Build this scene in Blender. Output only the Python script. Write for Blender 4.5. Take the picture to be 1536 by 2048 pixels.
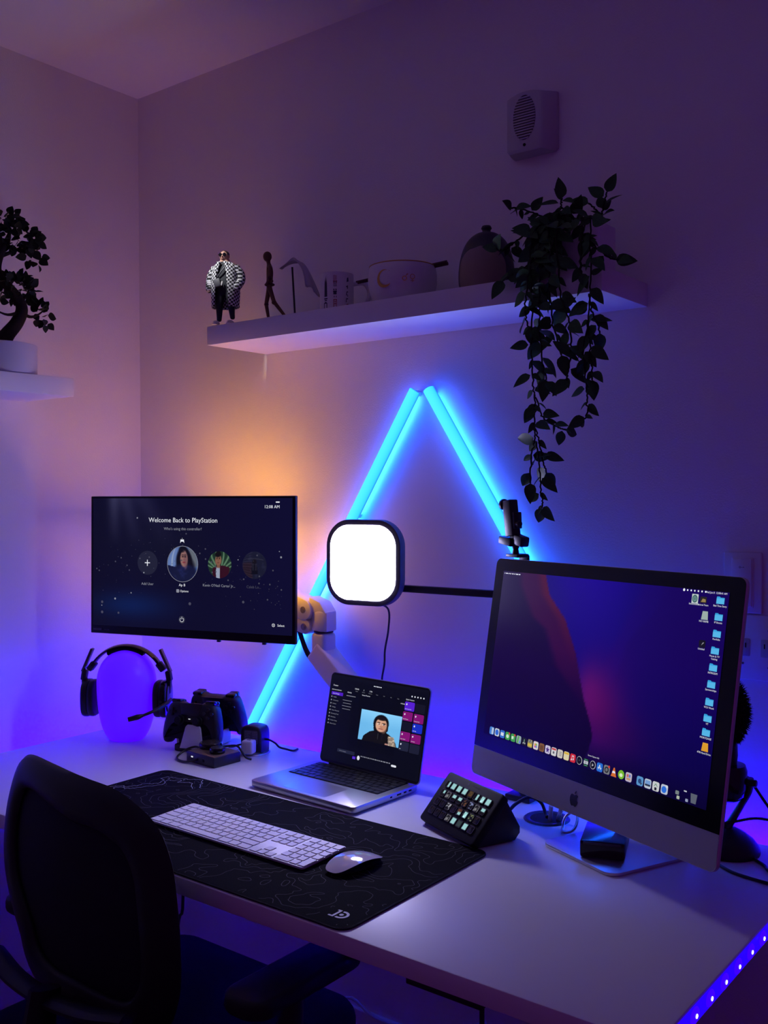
import bpy, bmesh, math, random
import numpy as np
from mathutils import Vector, Matrix, noise as mnoise

R = math.radians
for _o in list(bpy.data.objects):
    bpy.data.objects.remove(_o)
SC = bpy.context.scene
COL = SC.collection


def s2l(c):
    """'#rrggbb' or 0-255 triple (sRGB) -> linear rgb"""
    if isinstance(c, str):
        c = [int(c[i:i + 2], 16) for i in (1, 3, 5)]
    out = []
    for v in c:
        v = v / 255.0
        out.append(v / 12.92 if v <= .04045 else ((v + .055) / 1.055) ** 2.4)
    return tuple(out)


# ------------------------------------------------------------------ camera
F_PX = 1984.1
cam_data = bpy.data.cameras.new('camera')
cam = bpy.data.objects.new('camera', cam_data)
COL.objects.link(cam)
cam_data.sensor_fit = 'VERTICAL'
cam_data.sensor_height = 36.0
cam_data.lens = F_PX / 2048 * 36.0
cam_data.clip_start = .05
yaw, pitch, roll = R(37.815), R(-1.031), R(.205)
cam.matrix_world = (Matrix.Translation((2.42, -1.92, 1.38)) @ Matrix.Rotation(yaw, 4, 'Z')
                    @ Matrix.Rotation(R(90) + pitch, 4, 'X') @ Matrix.Rotation(-roll, 4, 'Z'))
SC.camera = cam

# ------------------------------------------------------------------ light and exposure
SC.view_settings.view_transform = 'Standard'
SC.view_settings.look = 'None'
SC.view_settings.gamma = 1.0
SC.view_settings.use_curve_mapping = False
SC.view_settings.exposure = 0.0
world = bpy.data.worlds.new('room_dusk')
SC.world = world
world.use_nodes = True
WORLD_COL, WORLD_STR = (.46, .045, .78), .100
world.node_tree.nodes['Background'].inputs[0].default_value = (*WORLD_COL, 1)
world.node_tree.nodes['Background'].inputs[1].default_value = WORLD_STR

BIAS_STR = 30.0        # amber strip behind the wall-side monitor
STRIP_STR = 150.0      # violet strip round the desk edge
BAR_FRONT = 1.0       # wall light bars, diffuser
BAR_BACK = 34.0       # wall light bars, side facing the wall
PANEL_STR = 45.0      # key light panel
SPOT_W = 40.0          # added unseen spot that brightens the shelf figurine

sp = bpy.data.lights.new('added_figurine_spot', 'SPOT')
sp.energy = SPOT_W
sp.spot_size = R(8.4)
sp.spot_blend = .9
sp.shadow_soft_size = .01
spo = bpy.data.objects.new('added_figurine_spot', sp)
COL.objects.link(spo)
spo.location = (.52, -.72, 2.50)
spo.rotation_euler = (Vector((.576, -.166, 1.902)) - Vector(spo.location)).to_track_quat('-Z', 'Y').to_euler()

# ------------------------------------------------------------------ materials
MATS = {}


def pbr(name, color, rough=.5, metal=0., bump=0., scale=60., var=.06, spec=.5, emis=None, es=0., coat=0.):
    if name in MATS:
        return MATS[name]
    m = bpy.data.materials.new(name)
    m.use_nodes = True
    nt = m.node_tree
    b = nt.nodes['Principled BSDF']
    if isinstance(color, str):
        color = s2l(color)
    tc = nt.nodes.new('ShaderNodeTexCoord')
    nz = nt.nodes.new('ShaderNodeTexNoise')
    nz.inputs['Scale'].default_value = scale
    nz.inputs['Detail'].default_value = 3
    nt.links.new(tc.outputs['Object'], nz.inputs['Vector'])
    mx = nt.nodes.new('ShaderNodeMix')
    mx.data_type = 'RGBA'
    mx.inputs[6].default_value = (*[c * (1 - var) for c in color], 1)
    mx.inputs[7].default_value = (*[min(1, c * (1 + var)) for c in color], 1)
    nt.links.new(nz.outputs['Fac'], mx.inputs[0])
    nt.links.new(mx.outputs[2], b.inputs['Base Color'])
    b.inputs['Roughness'].default_value = rough
    b.inputs['Metallic'].default_value = metal
    b.inputs['Specular IOR Level'].default_value = spec
    if coat:
        b.inputs['Coat Weight'].default_value = coat
        b.inputs['Coat Roughness'].default_value = .08
    if bump:
        bp = nt.nodes.new('ShaderNodeBump')
        bp.inputs['Strength'].default_value = bump
        bp.inputs['Distance'].default_value = .002
        nt.links.new(nz.outputs['Fac'], bp.inputs['Height'])
        nt.links.new(bp.outputs['Normal'], b.inputs['Normal'])
    if emis is not None:
        b.inputs['Emission Color'].default_value = (*emis, 1)
        b.inputs['Emission Strength'].default_value = es
    MATS[name] = m
    return m


def emit(name, color, strength):
    return pbr(name, (.02, .02, .02), .4, spec=.2, emis=color, es=strength)


WALL = pbr('wall_paint', (.78, .77, .77), .75, bump=.25, scale=260, var=.015, spec=.25)
CEIL = pbr('ceiling_paint', (.78, .77, .77), .85, bump=.1, scale=200, var=.01, spec=.15)
FLOORM = pbr('floor_boards', (.26, .16, .14), .5, scale=12, var=.3)
WHITE = pbr('white_lacquer', (.72, .71, .72), .36, var=.015, scale=30, spec=.5)
SHELFM = pbr('shelf_white', (.74, .73, .74), .55, var=.02, scale=30, spec=.35)
EDGE = pbr('white_plastic', (.74, .73, .74), .42, var=.02)
ARMW = pbr('white_powder_coat', (.78, .76, .72), .38, var=.02)
BLACK = pbr('black_plastic', (.010, .010, .013), .42, var=.2)
BLACKG = pbr('black_gloss', (.006, .006, .009), .12, var=.1)
BLACKM = pbr('black_matte', (.008, .008, .011), .8, var=.2, spec=.25)
FABRIC = pbr('chair_fabric', (.004, .004, .006), .9, bump=.3, scale=500, spec=.12)
RUBBER = pbr('black_rubber', (.007, .007, .009), .6, spec=.3)
ALU = pbr('aluminium', (.62, .61, .64), .34, metal=.9, var=.02, scale=200)
ALUD = pbr('space_grey_aluminium', (.42, .42, .45), .36, metal=.9, var=.02, scale=200)
CHIN = pbr('grey_aluminium_chin', (.30, .29, .32), .5, metal=.3, var=.01, scale=100)
STEEL = pbr('chrome', (.7, .7, .72), .18, metal=1., var=.02)
KEYW = pbr('white_key', (.74, .73, .76), .5, var=.02)
KEYB = pbr('black_key', (.012, .012, .016), .38, var=.15)
MATF = pbr('desk_mat_cloth', (.0045, .0042, .006), .9, bump=.35, scale=900, spec=.06)
LINEG = pbr('grey_print', (.12, .11, .125), .8, spec=.15)
LINEW = pbr('white_print', (.75, .75, .8), .8, spec=.15)
LEAF = pbr('vine_leaf', (.026, .085, .024), .5, scale=120, var=.5, spec=.25)
LEAF2 = pbr('bonsai_leaf', (.010, .016, .008), .55, scale=120, var=.5, spec=.2)
STEM = pbr('vine_stem', (.010, .012, .008), .7, var=.3, spec=.2)
BARK = pbr('bonsai_bark', (.018, .011, .009), .85, bump=.6, scale=90, var=.4, spec=.2)
SOIL = pbr('potting_soil', (.015, .011, .009), .95, bump=.8, scale=150, var=.5, spec=.1)
POTW = pbr('white_ceramic', (.68, .66, .68), .35, var=.03)
WOOD = pbr('brown_wood', (.125, .055, .022), .55, scale=40, var=.3)
WOODD = pbr('dark_brown_wood', (.055, .016, .014), .55, scale=40, var=.3)
CLOTH = pbr('pale_cloth', (.50, .47, .52), .85, scale=200, var=.06)
GOLD = pbr('gold_print', (.60, .34, .08), .3, metal=.6, var=.05)
RED = pbr('red_print', (.33, .04, .04), .6)
NAVY = pbr('navy_print', (.03, .03, .06), .6)
JARD = pbr('slate_glaze', (.018, .020, .030), .4, var=.15)
JARB = pbr('beige_glaze', (.27, .20, .15), .55, var=.06)


def rough_boost(m, r):
    m.node_tree.nodes['Principled BSDF'].inputs['Roughness'].default_value = r


def screen_material():
    m = bpy.data.materials.new('screen_pixels')
    m.use_nodes = True
    nt = m.node_tree
    b = nt.nodes['Principled BSDF']
    b.inputs['Base Color'].default_value = (.004, .004, .006, 1)
    b.inputs['Roughness'].default_value = .25
    b.inputs['Specular IOR Level'].default_value = .12
    a = nt.nodes.new('ShaderNodeVertexColor')
    a.layer_name = 'Col'
    nt.links.new(a.outputs['Color'], b.inputs['Emission Color'])
    b.inputs['Emission Strength'].default_value = 1.0
    return m


PIX = screen_material()
LIT_WHITE = emit('lit_text_white', (.8, .82, .9), .95)
LIT_GREY = emit('lit_text_grey', (.30, .31, .38), .8)
LIT_DIM = emit('lit_text_dim', (.10, .10, .15), .6)


# ------------------------------------------------------------------ mesh builder
def catmull(pts, n=6, closed=False):
    P = [Vector(p) for p in pts]
    out = []
    m = len(P)
    for i in range(m if closed else m - 1):
        if closed:
            a, b, c, d = P[i - 1], P[i], P[(i + 1) % m], P[(i + 2) % m]
        else:
            b, c = P[i], P[i + 1]
            a = P[i - 1] if i else b - (c - b)
            d = P[i + 2] if i + 2 < m else c + (c - b)
        for k in range(n):
            t = k / n
            out.append(.5 * ((2 * b) + (c - a) * t + (2 * a - 5 * b + 4 * c - d) * t * t + (3 * b - a - 3 * c + d) * t ** 3))
    if not closed:
        out.append(P[-1])
    return out


def rrect(w, h, r, n=6, cx=0, cy=0):
    pts = []
    for k, (sx, sy, a0) in enumerate(((1, 1, 0), (-1, 1, 90), (-1, -1, 180), (1, -1, 270))):
        for i in range(n + 1):
            a = R(a0 + 90 * i / n)
            pts.append((cx + sx * (w / 2 - r) + r * math.cos(a), cy + sy * (h / 2 - r) + r * math.sin(a)))
    return pts


class MB:
    def __init__(self):
        self.bm = bmesh.new()

    def _xf(self, verts, M):
        if M is not None:
            bmesh.ops.transform(self.bm, matrix=M, verts=verts)

    def box(self, c, s, rot=None, bev=0., seg=2, M=None):
        g = bmesh.ops.create_cube(self.bm, size=1.0)
        vs = g['verts']
        bmesh.ops.scale(self.bm, vec=s, verts=vs)
        if bev:
            es = list({e for v in vs for e in v.link_edges})
            r = bmesh.ops.bevel(self.bm, geom=es, offset=bev, segments=seg, profile=.5, affect='EDGES')
            vs = list({v for f in r['faces'] for v in f.verts} | {v for v in vs if v.is_valid})
        m = Matrix.Translation(c)
        if rot is not None:
            m = m @ (rot if isinstance(rot, Matrix) else
                     (Matrix.Rotation(rot[2], 4, 'Z') @ Matrix.Rotation(rot[1], 4, 'Y') @ Matrix.Rotation(rot[0], 4, 'X')))
        bmesh.ops.transform(self.bm, matrix=(M @ m if M is not None else m), verts=vs)
        return self

    def prism(self, poly, d0, d1, plane='xy', bev=0., M=None, seg=2):
        """extrude a 2D polygon between d0 and d1 along the third axis"""
        def mk(p, d):
            return {'xy': (p[0], p[1], d), 'xz': (p[0], d, p[1]), 'yz': (d, p[0], p[1])}[plane]
        a = [self.bm.verts.new(mk(p, d0)) for p in poly]
        b = [self.bm.verts.new(mk(p, d1)) for p in poly]
        n = len(poly)
        fs = [self.bm.faces.new(a[::-1]), self.bm.faces.new(b)]
        for i in range(n):
            fs.append(self.bm.faces.new((a[i], a[(i + 1) % n], b[(i + 1) % n], b[i])))
        bmesh.ops.recalc_face_normals(self.bm, faces=fs)
        vs = a + b
        if bev:
            es = list(set(fs[0].edges) | set(fs[1].edges))
            r = bmesh.ops.bevel(self.bm, geom=es, offset=bev, segments=seg, profile=.5, affect='EDGES')
            vs = list({v for f in r['faces'] for v in f.verts} | {v for v in vs if v.is_valid})
        self._xf(vs, M)
        return self

    def flat(self, poly, y=0., M=None, plane='xz'):
        if plane == 'xz':
            vs = [self.bm.verts.new((p[0], y, p[1])) for p in poly]
        else:
            vs = [self.bm.verts.new((p[0], p[1], y)) for p in poly]
        f = self.bm.faces.new(vs)
        f.normal_update()
        want = Vector((0, -1, 0)) if plane == 'xz' else Vector((0, 0, 1))
        if f.normal.dot(want) < 0:
            f.normal_flip()
        self._xf(vs, M)
        return self

    def lathe(self, prof, c=(0, 0, 0), seg=28, M=None, sx=1., sy=1.):
        rings, vs = [], []
        for r, z in prof:
            if r < 1e-6:
                v = self.bm.verts.new((c[0], c[1], c[2] + z))
                rings.append([v])
                vs.append(v)
            else:
                rg = [self.bm.verts.new((c[0] + sx * r * math.cos(2 * math.pi * k / seg), c[1] + sy * r * math.sin(2 * math.pi * k / seg), c[2] + z)) for k in range(seg)]
                rings.append(rg)
                vs += rg
        fs = []
        for a, b in zip(rings, rings[1:]):
            for k in range(seg):
                k2 = (k + 1) % seg
                if len(a) == 1 and len(b) == 1:
                    continue
                if len(a) == 1:
                    fs.append(self.bm.faces.new((a[0], b[k2], b[k])))
                elif len(b) == 1:
                    fs.append(self.bm.faces.new((a[k], a[k2], b[0])))
                else:
                    fs.append(self.bm.faces.new((a[k], a[k2], b[k2], b[k])))
        for rg, flip in ((rings[0], True), (rings[-1], False)):
            if len(rg) > 1:
                fs.append(self.bm.faces.new(rg[::-1] if flip else rg))
        bmesh.ops.recalc_face_normals(self.bm, faces=fs)
        self._xf(vs, M)
        return self

    def cyl(self, c, r, h, axis='z', seg=24, bev=0., r2=None, M=None):
        r2 = r if r2 is None else r2
        b = bev
        prof = [(r - b, -h / 2), (r, -h / 2 + b), (r2, h / 2 - b), (r2 - b, h / 2)] if b else [(r, -h / 2), (r2, h / 2)]
        prof = [(0, -h / 2)] + prof + [(0, h / 2)]
        rot = {'z': Matrix.Identity(4), 'x': Matrix.Rotation(R(90), 4, 'Y'), 'y': Matrix.Rotation(R(-90), 4, 'X')}[axis]
        m = Matrix.Translation(c) @ rot
        return self.lathe(prof, seg=seg, M=(M @ m if M is not None else m))

    def ball(self, c, r, seg=24, rings=14, M=None):
        if not hasattr(r, '__len__'):
            r = (r, r, r)
        prof = [(math.sin(math.pi * k / rings), -math.cos(math.pi * k / rings)) for k in range(rings + 1)]
        prof[0] = (0, -1)
        prof[-1] = (0, 1)
        m = Matrix.Translation(c) @ Matrix.Diagonal((*r, 1))
        return self.lathe(prof, seg=seg, M=(M @ m if M is not None else m))

    def tube(self, pts, r, seg=8, smooth=0, closed=False, M=None, flat=1.0, up=None):
        P = catmull(pts, smooth, closed) if smooth else [Vector(p) for p in pts]
        n = len(P)
        rad = r if hasattr(r, '__len__') else None
        rings, vs = [], []
        nrm = None
        for i, p in enumerate(P):
            if closed:
                t = P[(i + 1) % n] - P[i - 1]
            else:
                t = (P[min(i + 1, n - 1)] - P[max(i - 1, 0)])
            t = t.normalized() if t.length > 1e-9 else Vector((0, 0, 1))
            if up is not None:
                nrm = Vector(up) - t * t.dot(Vector(up))
            elif nrm is None:
                ref = Vector((0, 0, 1)) if abs(t.z) < .9 else Vector((1, 0, 0))
                nrm = ref - t * t.dot(ref)
            else:
                nrm = nrm - t * t.dot(nrm)
            nrm.normalize()
            bi = t.cross(nrm)
            rr = r if rad is None else np.interp(i / max(1, n - 1), np.linspace(0, 1, len(rad)), rad)
            rg = []
            for k in range(seg):
                a = 2 * math.pi * k / seg
                rg.append(self.bm.verts.new(p + nrm * (math.cos(a) * rr * flat) + bi * (math.sin(a) * rr)))
            rings.append(rg)
            vs += rg
        m = n if closed else n - 1
        fs = []
        for i in range(m):
            a, b = rings[i], rings[(i + 1) % n]
            for k in range(seg):
                fs.append(self.bm.faces.new((a[k], a[(k + 1) % seg], b[(k + 1) % seg], b[k])))
        if not closed:
            fs.append(self.bm.faces.new(rings[0][::-1]))
            fs.append(self.bm.faces.new(rings[-1]))
        bmesh.ops.recalc_face_normals(self.bm, faces=fs)
        self._xf(vs, M)
        return self

    def grid(self, fn, nu, nv, closed_u=False, M=None):
        vv = [[self.bm.verts.new(fn(i / nu, j / nv)) for j in range(nv + 1)] for i in range(nu if closed_u else nu + 1)]
        k = len(vv)
        for i in range(nu):
            for j in range(nv):
                self.bm.faces.new((vv[i][j], vv[(i + 1) % k][j], vv[(i + 1) % k][j + 1], vv[i][j + 1]))
        self._xf([v for r_ in vv for v in r_], M)
        return self

    def text(self, s, x, z, size, y=0., align='CENTER', M=None):
        cu = bpy.data.curves.new('t', 'FONT')
        cu.body = s
        cu.size = size
        cu.align_x = align
        cu.resolution_u = 2
        ob = bpy.data.objects.new('t', cu)
        me = bpy.data.meshes.new_from_object(ob)
        vs = [self.bm.verts.new((x + v.co.x, y, z + v.co.y)) for v in me.vertices]
        for p in me.polygons:
            try:
                self.bm.faces.new([vs[i] for i in p.vertices])
            except ValueError:
                pass
        self._xf(vs, M)
        bpy.data.objects.remove(ob)
        bpy.data.curves.remove(cu)
        bpy.data.meshes.remove(me)
        return self

    def mesh(self, name, smooth=True, angle=38):
        me = bpy.data.meshes.new(name)
        self.bm.to_mesh(me)
        self.bm.free()
        if smooth:
            me.polygons.foreach_set('use_smooth', [True] * len(me.polygons))
            me.set_sharp_from_angle(angle=R(angle))
        return me

    def build(self, name, mat, parent=None, smooth=True, M=None, angle=38, kind=None, label=None):
        return link(name, self.mesh(name, smooth, angle), mat, parent, M, kind, label)


def link(name, me, mat, parent=None, M=None, kind=None, label=None):
    o = bpy.data.objects.new(name, me)
    COL.objects.link(o)
    if mat is not None and not me.materials:
        me.materials.append(mat)
    if parent is not None:
        o.parent = parent
    if M is not None:
        o.matrix_basis = M
    if kind:
        o['kind'] = kind
    if label:
        o['label'] = label
    return o


def thing(name, label, cat, M=None, group=None):
    o = bpy.data.objects.new(name, None)
    COL.objects.link(o)
    o.empty_display_size = .05
    if M is not None:
        o.matrix_basis = M
    return tag(o, label, cat, group)


def tag(o, label, cat, group=None):
    o['label'] = label
    o['category'] = cat
    if group:
        o['group'] = group
    return o


def T(x, y, z, rz=0., rx=0., ry=0.):
    return Matrix.Translation((x, y, z)) @ Matrix.Rotation(R(rz), 4, 'Z') @ Matrix.Rotation(R(ry), 4, 'Y') @ Matrix.Rotation(R(rx), 4, 'X')


def paint(name, w, h, nx, ny, fn, parent, y, cx=0., cz=0., ell=False):
    """a flat lit picture: grid in the local xz plane with one colour per vertex; fn(u, v) -> sRGB 0-255, v up"""
    us, vs = np.linspace(0, 1, nx + 1), np.linspace(0, 1, ny + 1)
    U, V = np.meshgrid(us, vs)
    rgb = np.clip(np.asarray(fn(U, V), float), 0, 255) / 255.
    lin = np.where(rgb <= .04045, rgb / 12.92, ((rgb + .055) / 1.055) ** 2.4)
    X, Z = (U - .5) * w, (V - .5) * h
    if ell:                                   # map the square onto an ellipse
        a, b = (U - .5) * 2, (V - .5) * 2
        X = a * np.sqrt(1 - b * b / 2) * w / 2
        Z = b * np.sqrt(1 - a * a / 2) * h / 2
    co = np.stack([X + cx, np.full_like(X, y), Z + cz], -1).reshape(-1, 3)
    idx = np.arange((nx + 1) * (ny + 1)).reshape(ny + 1, nx + 1)
    f = np.stack([idx[:-1, :-1], idx[:-1, 1:], idx[1:, 1:], idx[1:, :-1]], -1).reshape(-1, 4)
    me = bpy.data.meshes.new(name)
    me.from_pydata(co.tolist(), [], f.tolist())
    a = me.color_attributes.new('Col', 'FLOAT_COLOR', 'POINT')
    c4 = np.concatenate([lin.reshape(-1, 3), np.ones((len(co), 1))], 1).astype(np.float32)
    a.data.foreach_set('color', c4.ravel())
    return link(name, me, PIX, parent)


class Pic:
    """numpy picture helper for paint()"""
    def __init__(self, U, V, bg):
        self.U, self.V = U, V
        self.c = np.ones(U.shape + (3,)) * np.array(bg, float)

    def mix(self, m, col):
        m = np.clip(m, 0, 1)[..., None]
        self.c = self.c * (1 - m) + np.array(col, float) * m
        return self

    def add(self, m, col):
        self.c = self.c + np.clip(m, 0, None)[..., None] * np.array(col, float)
        return self

    def ell(self, cx, cy, rx, ry, col, soft=.08, rot=0.):
        x, y = self.U - cx, self.V - cy
        if rot:
            ca, sa = math.cos(rot), math.sin(rot)
            x, y = x * ca + y * sa, -x * sa + y * ca
        d = np.sqrt((x / rx) ** 2 + (y / ry) ** 2)
        return self.mix((1 + soft - d) / (2 * soft), col)

    def rect(self, x0, x1, y0, y1, col, s=.01):
        m = np.clip((self.U - x0) / s + .5, 0, 1) * np.clip((x1 - self.U) / s + .5, 0, 1)
        m = m * np.clip((self.V - y0) / s + .5, 0, 1) * np.clip((y1 - self.V) / s + .5, 0, 1)
        return self.mix(m, col)

    def poly(self, pts, col):
        m = np.zeros(self.U.shape, bool)
        n = len(pts)
        for i in range(n):
            (x0, y0), (x1, y1) = pts[i], pts[(i + 1) % n]
            if y0 == y1:
                continue
            c = ((y0 > self.V) != (y1 > self.V)) & (self.U < (x1 - x0) * (self.V - y0) / (y1 - y0) + x0)
            m ^= c
        return self.mix(m.astype(float), col)


def scribble(mb, x, z, width, h, y):
    """a line of writing too small to read: word-long strokes"""
    end = x + width
    while x < end - h:
        w = min(end - x, h * rnd.uniform(1.0, 3.6))
        mb.flat([(x, z - h / 2), (x + w, z - h / 2), (x + w, z + h * .4), (x, z + h / 2)], y)
        x += w + h * .8


rnd = random.Random(7)


def vnoise(U, V, scale, seed=0, octaves=4):
    """smooth value noise on numpy arrays"""
    out = np.zeros_like(U)
    amp = 1.
    rng = np.random.RandomState(seed)
    for o in range(octaves):
        s = scale * 2 ** o
        g = rng.rand(64, 64)
        x, y = U * s, V * s
        xi, yi = np.floor(x).astype(int), np.floor(y).astype(int)
        fx, fy = x - xi, y - yi
        fx, fy = fx * fx * (3 - 2 * fx), fy * fy * (3 - 2 * fy)
        xi, yi = xi % 64, yi % 64
        x2, y2 = (xi + 1) % 64, (yi + 1) % 64
        out += amp * ((g[yi, xi] * (1 - fx) + g[yi, x2] * fx) * (1 - fy) + (g[y2, xi] * (1 - fx) + g[y2, x2] * fx) * fy)
        amp *= .5
    return out / (2 - .5 ** (octaves - 1))


# ================================================================== ROOM
def struct(name, mb, mat, smooth=False):
    o = mb.build(name, mat, smooth=smooth)
    o['kind'] = 'structure'
    return o


struct('wall_left', MB().box((-.05, -1.6, 1.2842), (.10, 3.2, 2.5684)), WALL)
struct('wall_back', MB().box((1.75, .05, 1.2842), (3.7, .10, 2.5684)), WALL)
struct('ceiling', MB().box((1.75, -1.55, 2.6184), (3.7, 3.3, .10)), CEIL)
struct('floor', MB().box((1.75, -1.55, -.05), (3.7, 3.3, .10)), FLOORM)
struct('baseboard_back', MB().box((1.806, -.006, .0435), (3.588, .012, .087), bev=.003), EDGE)
struct('baseboard_left', MB().box((.006, -1.6, .0435), (.012, 3.176, .087), bev=.003), EDGE)

# ================================================================== DESK
DZ = .735
desk = thing('desk', 'long white desk with two grommets standing in the room corner', 'desk', T(1.0525, -.443, 0))
DX0, DX1, DY0, DY1 = .14 - 1.0525, 1.965 - 1.0525, -.82 + .443, -.066 + .443
MB().box(((DX0 + DX1) / 2, (DY0 + DY1) / 2, .720), (DX1 - DX0, DY1 - DY0, .030), bev=.0022).build('tabletop', WHITE, desk)
# steel frame below the top
MB().box((0, .05, .689), (1.5, .06, .030), bev=.004).build('crossbar', BLACK, desk)
for sx in (-1, 1):
    g = MB().box((sx * .72, .02, .36), (.07, .07, .66), bev=.006)
    g.box((sx * .72, .0, .018), (.08, .66, .034), bev=.008)
    g.build('leg', BLACK, desk)
MB().box((1.657 - 1.0525, -.80 + .443, .698), (.125, .022, .012), bev=.002).build('accessory_rail', BLACK, desk)
MB().tube([(1.714 - 1.0525, -.80 + .443, .695), (1.714 - 1.0525, -.80 + .443, .45), (1.714 - 1.0525, -.77 + .443, .44)], .0035, 8).build('hook_rod', BLACK, desk)


def grommet(x, y, rad, mat_ring, mat_in, label):
    o = MB().lathe([(rad * .72, .0002), (rad * .72, .0014), (rad * .80, .0030), (rad * .93, .0032), (rad, .0008), (rad, .0002)], (x - 1.0525, y + .443, DZ), 40).build('grommet', mat_ring, desk, label=label)
    MB().lathe([(0, .0004), (rad * .74, .0004), (rad * .74, .0012), (0, .0012)], (x - 1.0525, y + .443, DZ), 40).build('lid_or_hole_shade', mat_in, o)
    return o


grommet(1.474, -.178, .046, BLACK, BLACKM, 'black grommet under the large computer')  # its inner black disc paints the darkness of the open hole
grommet(.640, -.168, .045, ALUD, WHITE, 'pale grommet with a flush lid')

# violet LED strip, with an added shield blocking its light downward, round the left and back edges of the desk
STRIPV = emit('violet_led_glow', (.014, .0, 1.), STRIP_STR)
strip = thing('led_strip', 'violet glowing LED strip along the wall edges of the white desk', 'LED strip', T(.14, -.066, .690))
ch = MB()
ch.box((.9125, .006, -.0055), (1.79, .0118, .002))
ch.box((.9125, .0012, .003), (1.79, .002, .016))
ch.box((-.0060, -.377, -.0055), (.0118, .74, .002))
ch.box((-.0012, -.377, .003), (.002, .74, .016))
ch.build('added_light_shield', BLACK, strip)
MB().box((.9125, .0034, .003), (1.77, .002, .012)).build('light_tape', emit('violet_led_glow_back', (.011, .0, 1.), STRIP_STR * 1.5), strip)
MB().box((-.0034, -.377, .003), (.002, .72, .012)).build('light_tape', STRIPV, strip)

# blue LED strip with visible diodes on the right edge of the desk
side = thing('led_strip', 'blue LED strip with white diodes stuck on the right desk edge', 'LED strip', T(1.9652, -.443, .720))
MB().box((.0010, -.0, .0), (.0016, .74, .024), bev=.0005).build('tape', emit('blue_tape_glow', (.018, 0., 1.), 1.05), side)
BLUEHALO = emit('blue_led_lens', (.03, .0, 1.), 1.6)
DIODE = emit('white_diode', (.9, .97, 1.), 5.)
y = -.70 + .443 + .055 * 11
lens0 = MB().lathe([(.0150, 0), (.0135, .0016), (.008, .0026), (0, .0030)], M=Matrix.Rotation(R(90), 4, 'Y'), seg=16, sy=1.0, sx=.72).mesh('led_lens')
di0 = MB().lathe([(.0030, 0), (.0028, .0012), (.0012, .0018), (0, .0019)], M=Matrix.Rotation(R(90), 4, 'Y'), seg=10).mesh('diode')
for k in range(12):
    ln = link('led_lens', lens0, BLUEHALO, side, T(.0018, y - .055 * k, 0))
    link('diode', di0, DIODE, ln, T(.0022, 0, 0))

# ================================================================== DESK MAT
mat_c = (1.043, -.6125, DZ)
mat_w, mat_d = .886, .405
dm = thing('desk_mat', 'black desk mat printed with thin contour lines under the white keyboard', 'desk mat', T(*mat_c))
MB().prism(rrect(mat_w, mat_d, .022, 6), .0003, .0040, bev=.0008).build('cloth', MATF, dm)
MB().tube([(p[0], p[1], .0022) for p in rrect(mat_w - .002, mat_d - .002, .021, 6)], .0021, 6, closed=True).build('stitched_edge', pbr('mat_stitching', (.018, .018, .026), .8, bump=.8, scale=700, spec=.2), dm)


def contour_ribbons(fn, levels, x0, x1, y0, y1, nx, ny, wid, keep):
    xs, ys = np.linspace(x0, x1, nx), np.linspace(y0, y1, ny)
    Xg, Yg = np.meshgrid(xs, ys)
    H = fn(Xg, Yg)
    co, fc = [], []
    for L in levels:
        D = H - L
        sgn = D > 0
        code = sgn[:-1, :-1] * 1 + sgn[:-1, 1:] * 2 + sgn[1:, 1:] * 4 + sgn[1:, :-1] * 8
        for j, i in zip(*np.nonzero((code > 0) & (code < 15))):
            p = [(xs[i], ys[j], D[j, i]), (xs[i + 1], ys[j], D[j, i + 1]), (xs[i + 1], ys[j + 1], D[j + 1, i + 1]), (xs[i], ys[j + 1], D[j + 1, i])]
            cr = []
            for k in range(4):
                a, b = p[k], p[(k + 1) % 4]
                if (a[2] > 0) != (b[2] > 0):
                    t = a[2] / (a[2] - b[2])
                    cr.append((a[0] + (b[0] - a[0]) * t, a[1] + (b[1] - a[1]) * t))
            if len(cr) < 2:
                continue
            a, b = cr[0], cr[1]
            if not keep(.5 * (a[0] + b[0]), .5 * (a[1] + b[1])):
                continue
            dx, dy = b[0] - a[0], b[1] - a[1]
            l = math.hypot(dx, dy)
            if l < 1e-7:
                continue
            ex, ey = dx / l * wid * .4, dy / l * wid * .4
            px, py = -dy / l * wid / 2, dx / l * wid / 2
            n = len(co)
            co += [(a[0] - ex - px, a[1] - ey - py, .00415), (b[0] + ex - px, b[1] + ey - py, .00415), (b[0] + ex + px, b[1] + ey + py, .00415), (a[0] - ex + px, a[1] - ey + py, .00415)]
            fc.append((n, n + 1, n + 2, n + 3))
    me = bpy.data.meshes.new('contour_print')
    me.from_pydata(co, [], fc)
    return me


def relief(X, Y):
    wx = vnoise(X + 3, Y + 3, 14, 5, 3) - .5
    wy = vnoise(X + 7, Y + 1, 14, 6, 3) - .5
    return vnoise(X + 2 + .09 * wx, (Y + 2) * 1.35 + .09 * wy, 6.0, 11, 4)


logo_xy = (.404, -.163)
inm = lambda x, y: abs(x) < mat_w / 2 - .008 and abs(y) < mat_d / 2 - .008 and math.hypot(x - logo_xy[0], y - logo_xy[1]) > .034
link('contour_print', contour_ribbons(relief, np.linspace(.26, .74, 8), -.44, .44, -.20, .20, 330, 150, .00085, lambda x, y: inm(x, y) and not (x < -.30 and y > -.07)), LINEG, dm, kind='stuff', label='thin grey contour lines')
link('contour_print', contour_ribbons(relief, np.linspace(.26, .74, 8), -.44, -.29, -.08, .20, 60, 110, .0008, lambda x, y: inm(x, y) and x < -.30 and y > -.07), LINEG, dm, kind='stuff', label='thin grey contour lines')


def coast(X, Y):
    return np.hypot((X + .30) * 1.2, (Y + .005) * .75) + .045 * (vnoise(X + 1, Y + 4, 26, 3, 4) - .5) * (1 + 2.0 * (X < -.34))


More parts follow.
